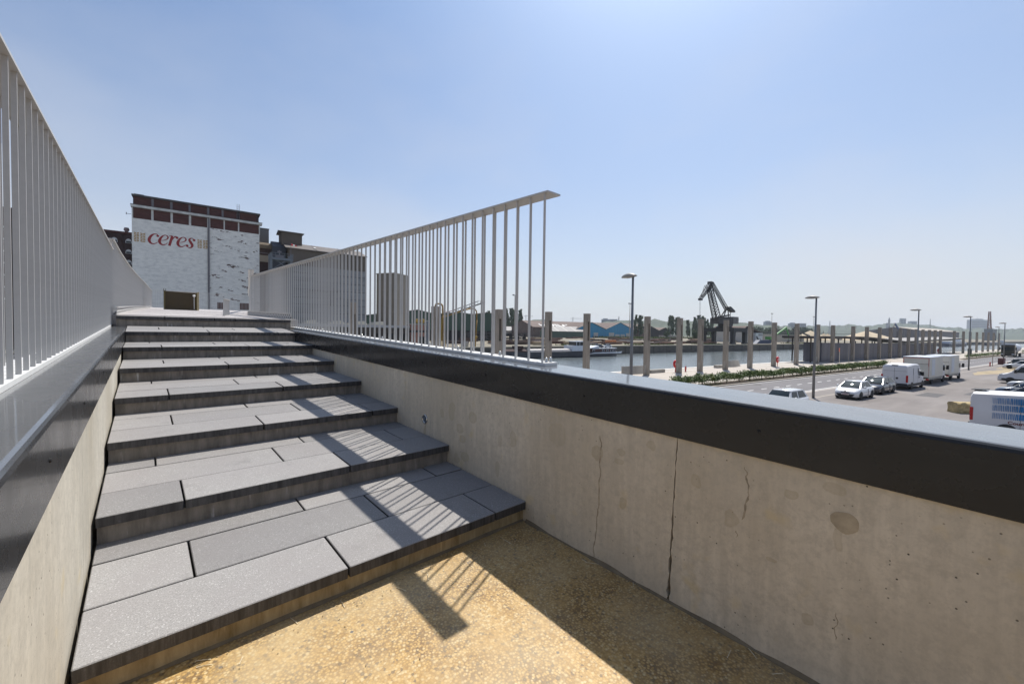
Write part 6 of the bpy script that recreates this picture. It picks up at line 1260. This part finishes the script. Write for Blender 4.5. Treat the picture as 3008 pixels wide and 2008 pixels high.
# box trucks
def box_truck(lab, s_, n_, L_, W_, H_, lines):
    t = sth('box_truck', lab, 'truck', s_, n_, .012, 0, 'box trucks in the car park'); hw = W_/2
    mb = MB(); mb.box(0, L_-1.9, -hw, hw, .78, H_); bx = mb.build('box_body', P_box, t)
    mb = MB(); mb.box(-.02, L_-1.88, -hw-.012, hw+.012, H_-.02, H_+.05); mb.build('roof_rim', M_bwhite, bx)
    mb = MB(); mb.box(-.025, 0, -hw*.96, hw*.96, H_-.75, H_-.72); mb.build('shutter_rail', M_plast, bx)
    if lines:
        for (y0, y1, z0, z1) in ((-hw*.97, hw*.97, H_-.13, H_-.09), (-hw*.97, -hw*.93, .95, H_-.09), (hw*.93, hw*.97, H_-.7, H_-.09), (-hw*.97, -hw*.2, .9, .94)): mb = MB(); mb.box(-.03, -.002, y0, y1, z0, z1); mb.build('marker_stripe', M_lampr, bx)
    mb = MB(); mb.box(-.06, -.001, -hw*.95, hw*.95, .8, 2.0); mb.build('tail_lift', P_box, t)
    mb = MB(); mb.box(0, L_-.3, -.45, .45, .5, .78); mb.build('chassis', M_plast, t)
    mb = MB(); hc = 2.35; rings = []
    for x, zt_, w_ in ((L_-1.85, hc, .96), (L_-.9, hc, .95), (L_-.55, hc-.15, .93), (L_-.1, 1.3, .9), (L_, .9, .86)): rings.append([(x, -hw*w_*.93, .4), (x, hw*w_*.93, .4), (x, hw*w_*.93, zt_*.8), (x, hw*w_*.86, zt_), (x, -hw*w_*.86, zt_), (x, -hw*w_*.93, zt_*.8)])
    mb.loft(rings, True, True); cbk = mb.build('cab', P_vwhite, t)
    for sg in (-1, 1):
        mb = MB(); mb.box(L_-1.5, L_-.6, sg*hw*.9-.02, sg*hw*.9+.02, 1.35, 2.0); mb.build('cab_window', M_cglass, cbk)
        mb = MB(); mb.cbox(L_-.7, L_-.5, sg*(hw+.13)-.11, sg*(hw+.13)+.11, 1.45, 1.95, .03); mb.build('wing_mirror', M_plast, t); mb = MB(); mb.bar((L_-.6, sg*hw*.85, 1.6), (L_-.6, sg*(hw+.1), 1.65), .05, .05); mb.build('mirror_arm', M_plast, t)
        for x in (1.5, L_-1.0): wheel(t, x, sg*(hw-.16), .37, sg)
        mb = MB(); mb.box(.1, L_-2, sg*(hw-.03)-.02, sg*(hw-.03)+.02, .55, .78); mb.build('side_guard', M_conc, t)
        mb = MB(); mb.cbox(-.05, .06, sg*hw*.85-.14, sg*hw*.85+.1, .5, .66, .01); mb.build('tail_light', M_lampr, t)
    mb = MB(); mb.box(.9, 2.1, -hw-.013, -hw-.001, 1.0, H_-.2); mb.build('side_door', M_bwhite, bx)
    return t
box_truck('cream box truck with red marker stripes on its tail', 62.2, 13.95, 7.3, 2.15, 2.98, True); box_truck('second cream box truck parked ahead of the striped one', 70.6, 13.95, 6.4, 2.1, 2.95, False)
# tanker truck and cars on the road
t = sth('tanker_truck', 'dark cab tanker truck with rounded white tank coming along the road', 'truck', 178, 21.4, .012)
mb = MB(); mb.cbox(0, 2.3, -1.25, 1.25, .5, 3.4, .15); cbk = mb.build('cab', P_black, t); mb = MB(); mb.box(-.02, .05, -1.1, 1.1, 1.75, 2.75); mb.build('windscreen', M_cglass, cbk); mb = MB(); mb.box(.2, 2.2, -1.15, 1.15, 3.4, 3.75); mb.build('roof_fairing', M_bwhite, cbk)
for sg in (-1, 1):
    mb = MB(); mb.box(-.05, .1, sg*.95-.22, sg*.95+.22, .65, .95); mb.build('headlight', M_lampw, cbk); mb = MB(); mb.cbox(.1, .35, sg*1.45-.12, sg*1.45+.12, 1.9, 2.7, .03); mb.build('wing_mirror', M_plast, cbk)
    for x in (1.1, 4.0, 9.5, 10.8): wheel(t, x, sg*1.05, .5, sg, .3)
mb = MB(); mb.box(-.06, .02, -1.2, 1.2, .35, .62); mb.build('bumper', M_plast, t)
mb = MB(); mb.smooth = True; mb.lathe([(.3, 2.6), (1.05, 2.9), (1.22, 3.5), (1.22, 11.4), (1.0, 12.0), (.3, 12.2)], 20, (0, 0, 2.45), 'x'); mb.build('tank', M_bwhite, t); mb = MB(); mb.box(2.3, 12, -.5, .5, .75, 1.3); mb.build('chassis', M_plast, t)
car('small dark car driving away behind the tanker truck', 205, 18.6, pi, 4.2, 1.75, 1.45, P_dark, 'cars on the road', xw=(1.05, 1.85), xr=(3.3, 3.95))
# right-hand row, noses to the left
for (s_, n_, lab, pm, kw) in ((66.6, 7.9, 'silver car low in the right-hand row beside the white van', P_silver, {}), (57.6, 7.5, 'blue-grey car in the right-hand row behind the courier van', P_blue, {}), (50.6, 7.0, 'dark car in the right-hand row just above the courier van roof', P_dark, {}), (110.3, 13.7, 'white estate car at the far end of the right-hand row', P_white, dict(xw=(1.1, 1.9), xr=(3.7, 4.25), L_=4.5)), (82.5, 8.6, 'silver car in the right-hand row beyond the white van', P_silver, {}), (91, 9.6, 'dark blue car in the right-hand row beyond the white van', P_blue, {})):
    L2 = kw.pop('L_', 4.2); kw.setdefault('xw', (1.05, 1.85)); kw.setdefault('xr', (3.3, 3.95)); car(lab, s_, n_, -pi/2, L2, 1.76, 1.47, pm, 'cars in the right-hand row', **kw)
for s_, lab, pm in ((115.5, 'black car with red tail lights beside the utility box, nearer one', P_black), (119.8, 'black car with red tail lights beside the utility box, farther one', P_dark)): car(lab, s_, 9.4, pi/2, 4.4, 1.8, 1.5, pm, 'cars in the right-hand row', xw=(1.1, 1.95), xr=(3.7, 4.2))
# cars on the barge roof
for s_, lab, pm in ((107.3, 'dark car carried on the barge roof, left one', P_dark), (111.9, 'pale blue car carried on the barge roof, right one', P_silver)): c = car(lab, s_+1.5, 112.2, 0, 4.3, 1.75, 1.45, pm, 'cars on the barge', xw=(1.05, 1.85), xr=(3.3, 3.95), plate=False); c.location = S(s_+1.0, 112.4, WL+3.11)
# limestone block
t = sth('stone_block', 'rough yellow limestone block lying on the asphalt by the courier van', 'stone', 41.9, 6.7, .008, R_(-40)); mb = MB(); rg = random.Random(3); nx, nz = 9, 5; V = {}
rings = []
for k in range(12):
    x = -.95+1.9*k/11; prof = [(-.36, 0), (-.38, .2), (-.36, .42), (-.37, .62), (-.3, .7), (0, .72), (.3, .69), (.37, .6), (.36, .3), (.37, 0)]; rings.append([(x+rg.uniform(-.02, .02), y*(1+rg.uniform(-.09, .09)), max(0, z*(1+rg.uniform(-.06, .06)))) for y, z in prof])
mb.loft(rings, True, True); mb.build('block', mat('rough_limestone', (.40, .31, .16), .95, 0, .4, 3, .8), t); mb = MB(); mb.box(-.8, .75, -.3, .3, -.002, .03); mb.build('bedding', M_soil, t)
# ================================================================== haze
mb = MB(); mb.box(-5200, 7500, -5200, 7500, -8, 165); hz = mb.build('haze', []) if False else None
hm = bpy.data.materials.new('haze_air'); hm.use_nodes = True; ht = hm.node_tree; ht.nodes.clear(); ho = ht.nodes.new('ShaderNodeOutputMaterial'); hv = ht.nodes.new('ShaderNodeVolumePrincipled')
hv.inputs['Color'].default_value = (.82, .9, 1, 1); hv.inputs['Density'].default_value = .000105; hv.inputs['Anisotropy'].default_value = .25; ht.links.new(hv.outputs[0], ho.inputs['Volume'])
hz = mb.build('haze', hm); tag(hz, 'thin bluish summer haze over the canal and the distance', 'haze', kind='stuff')
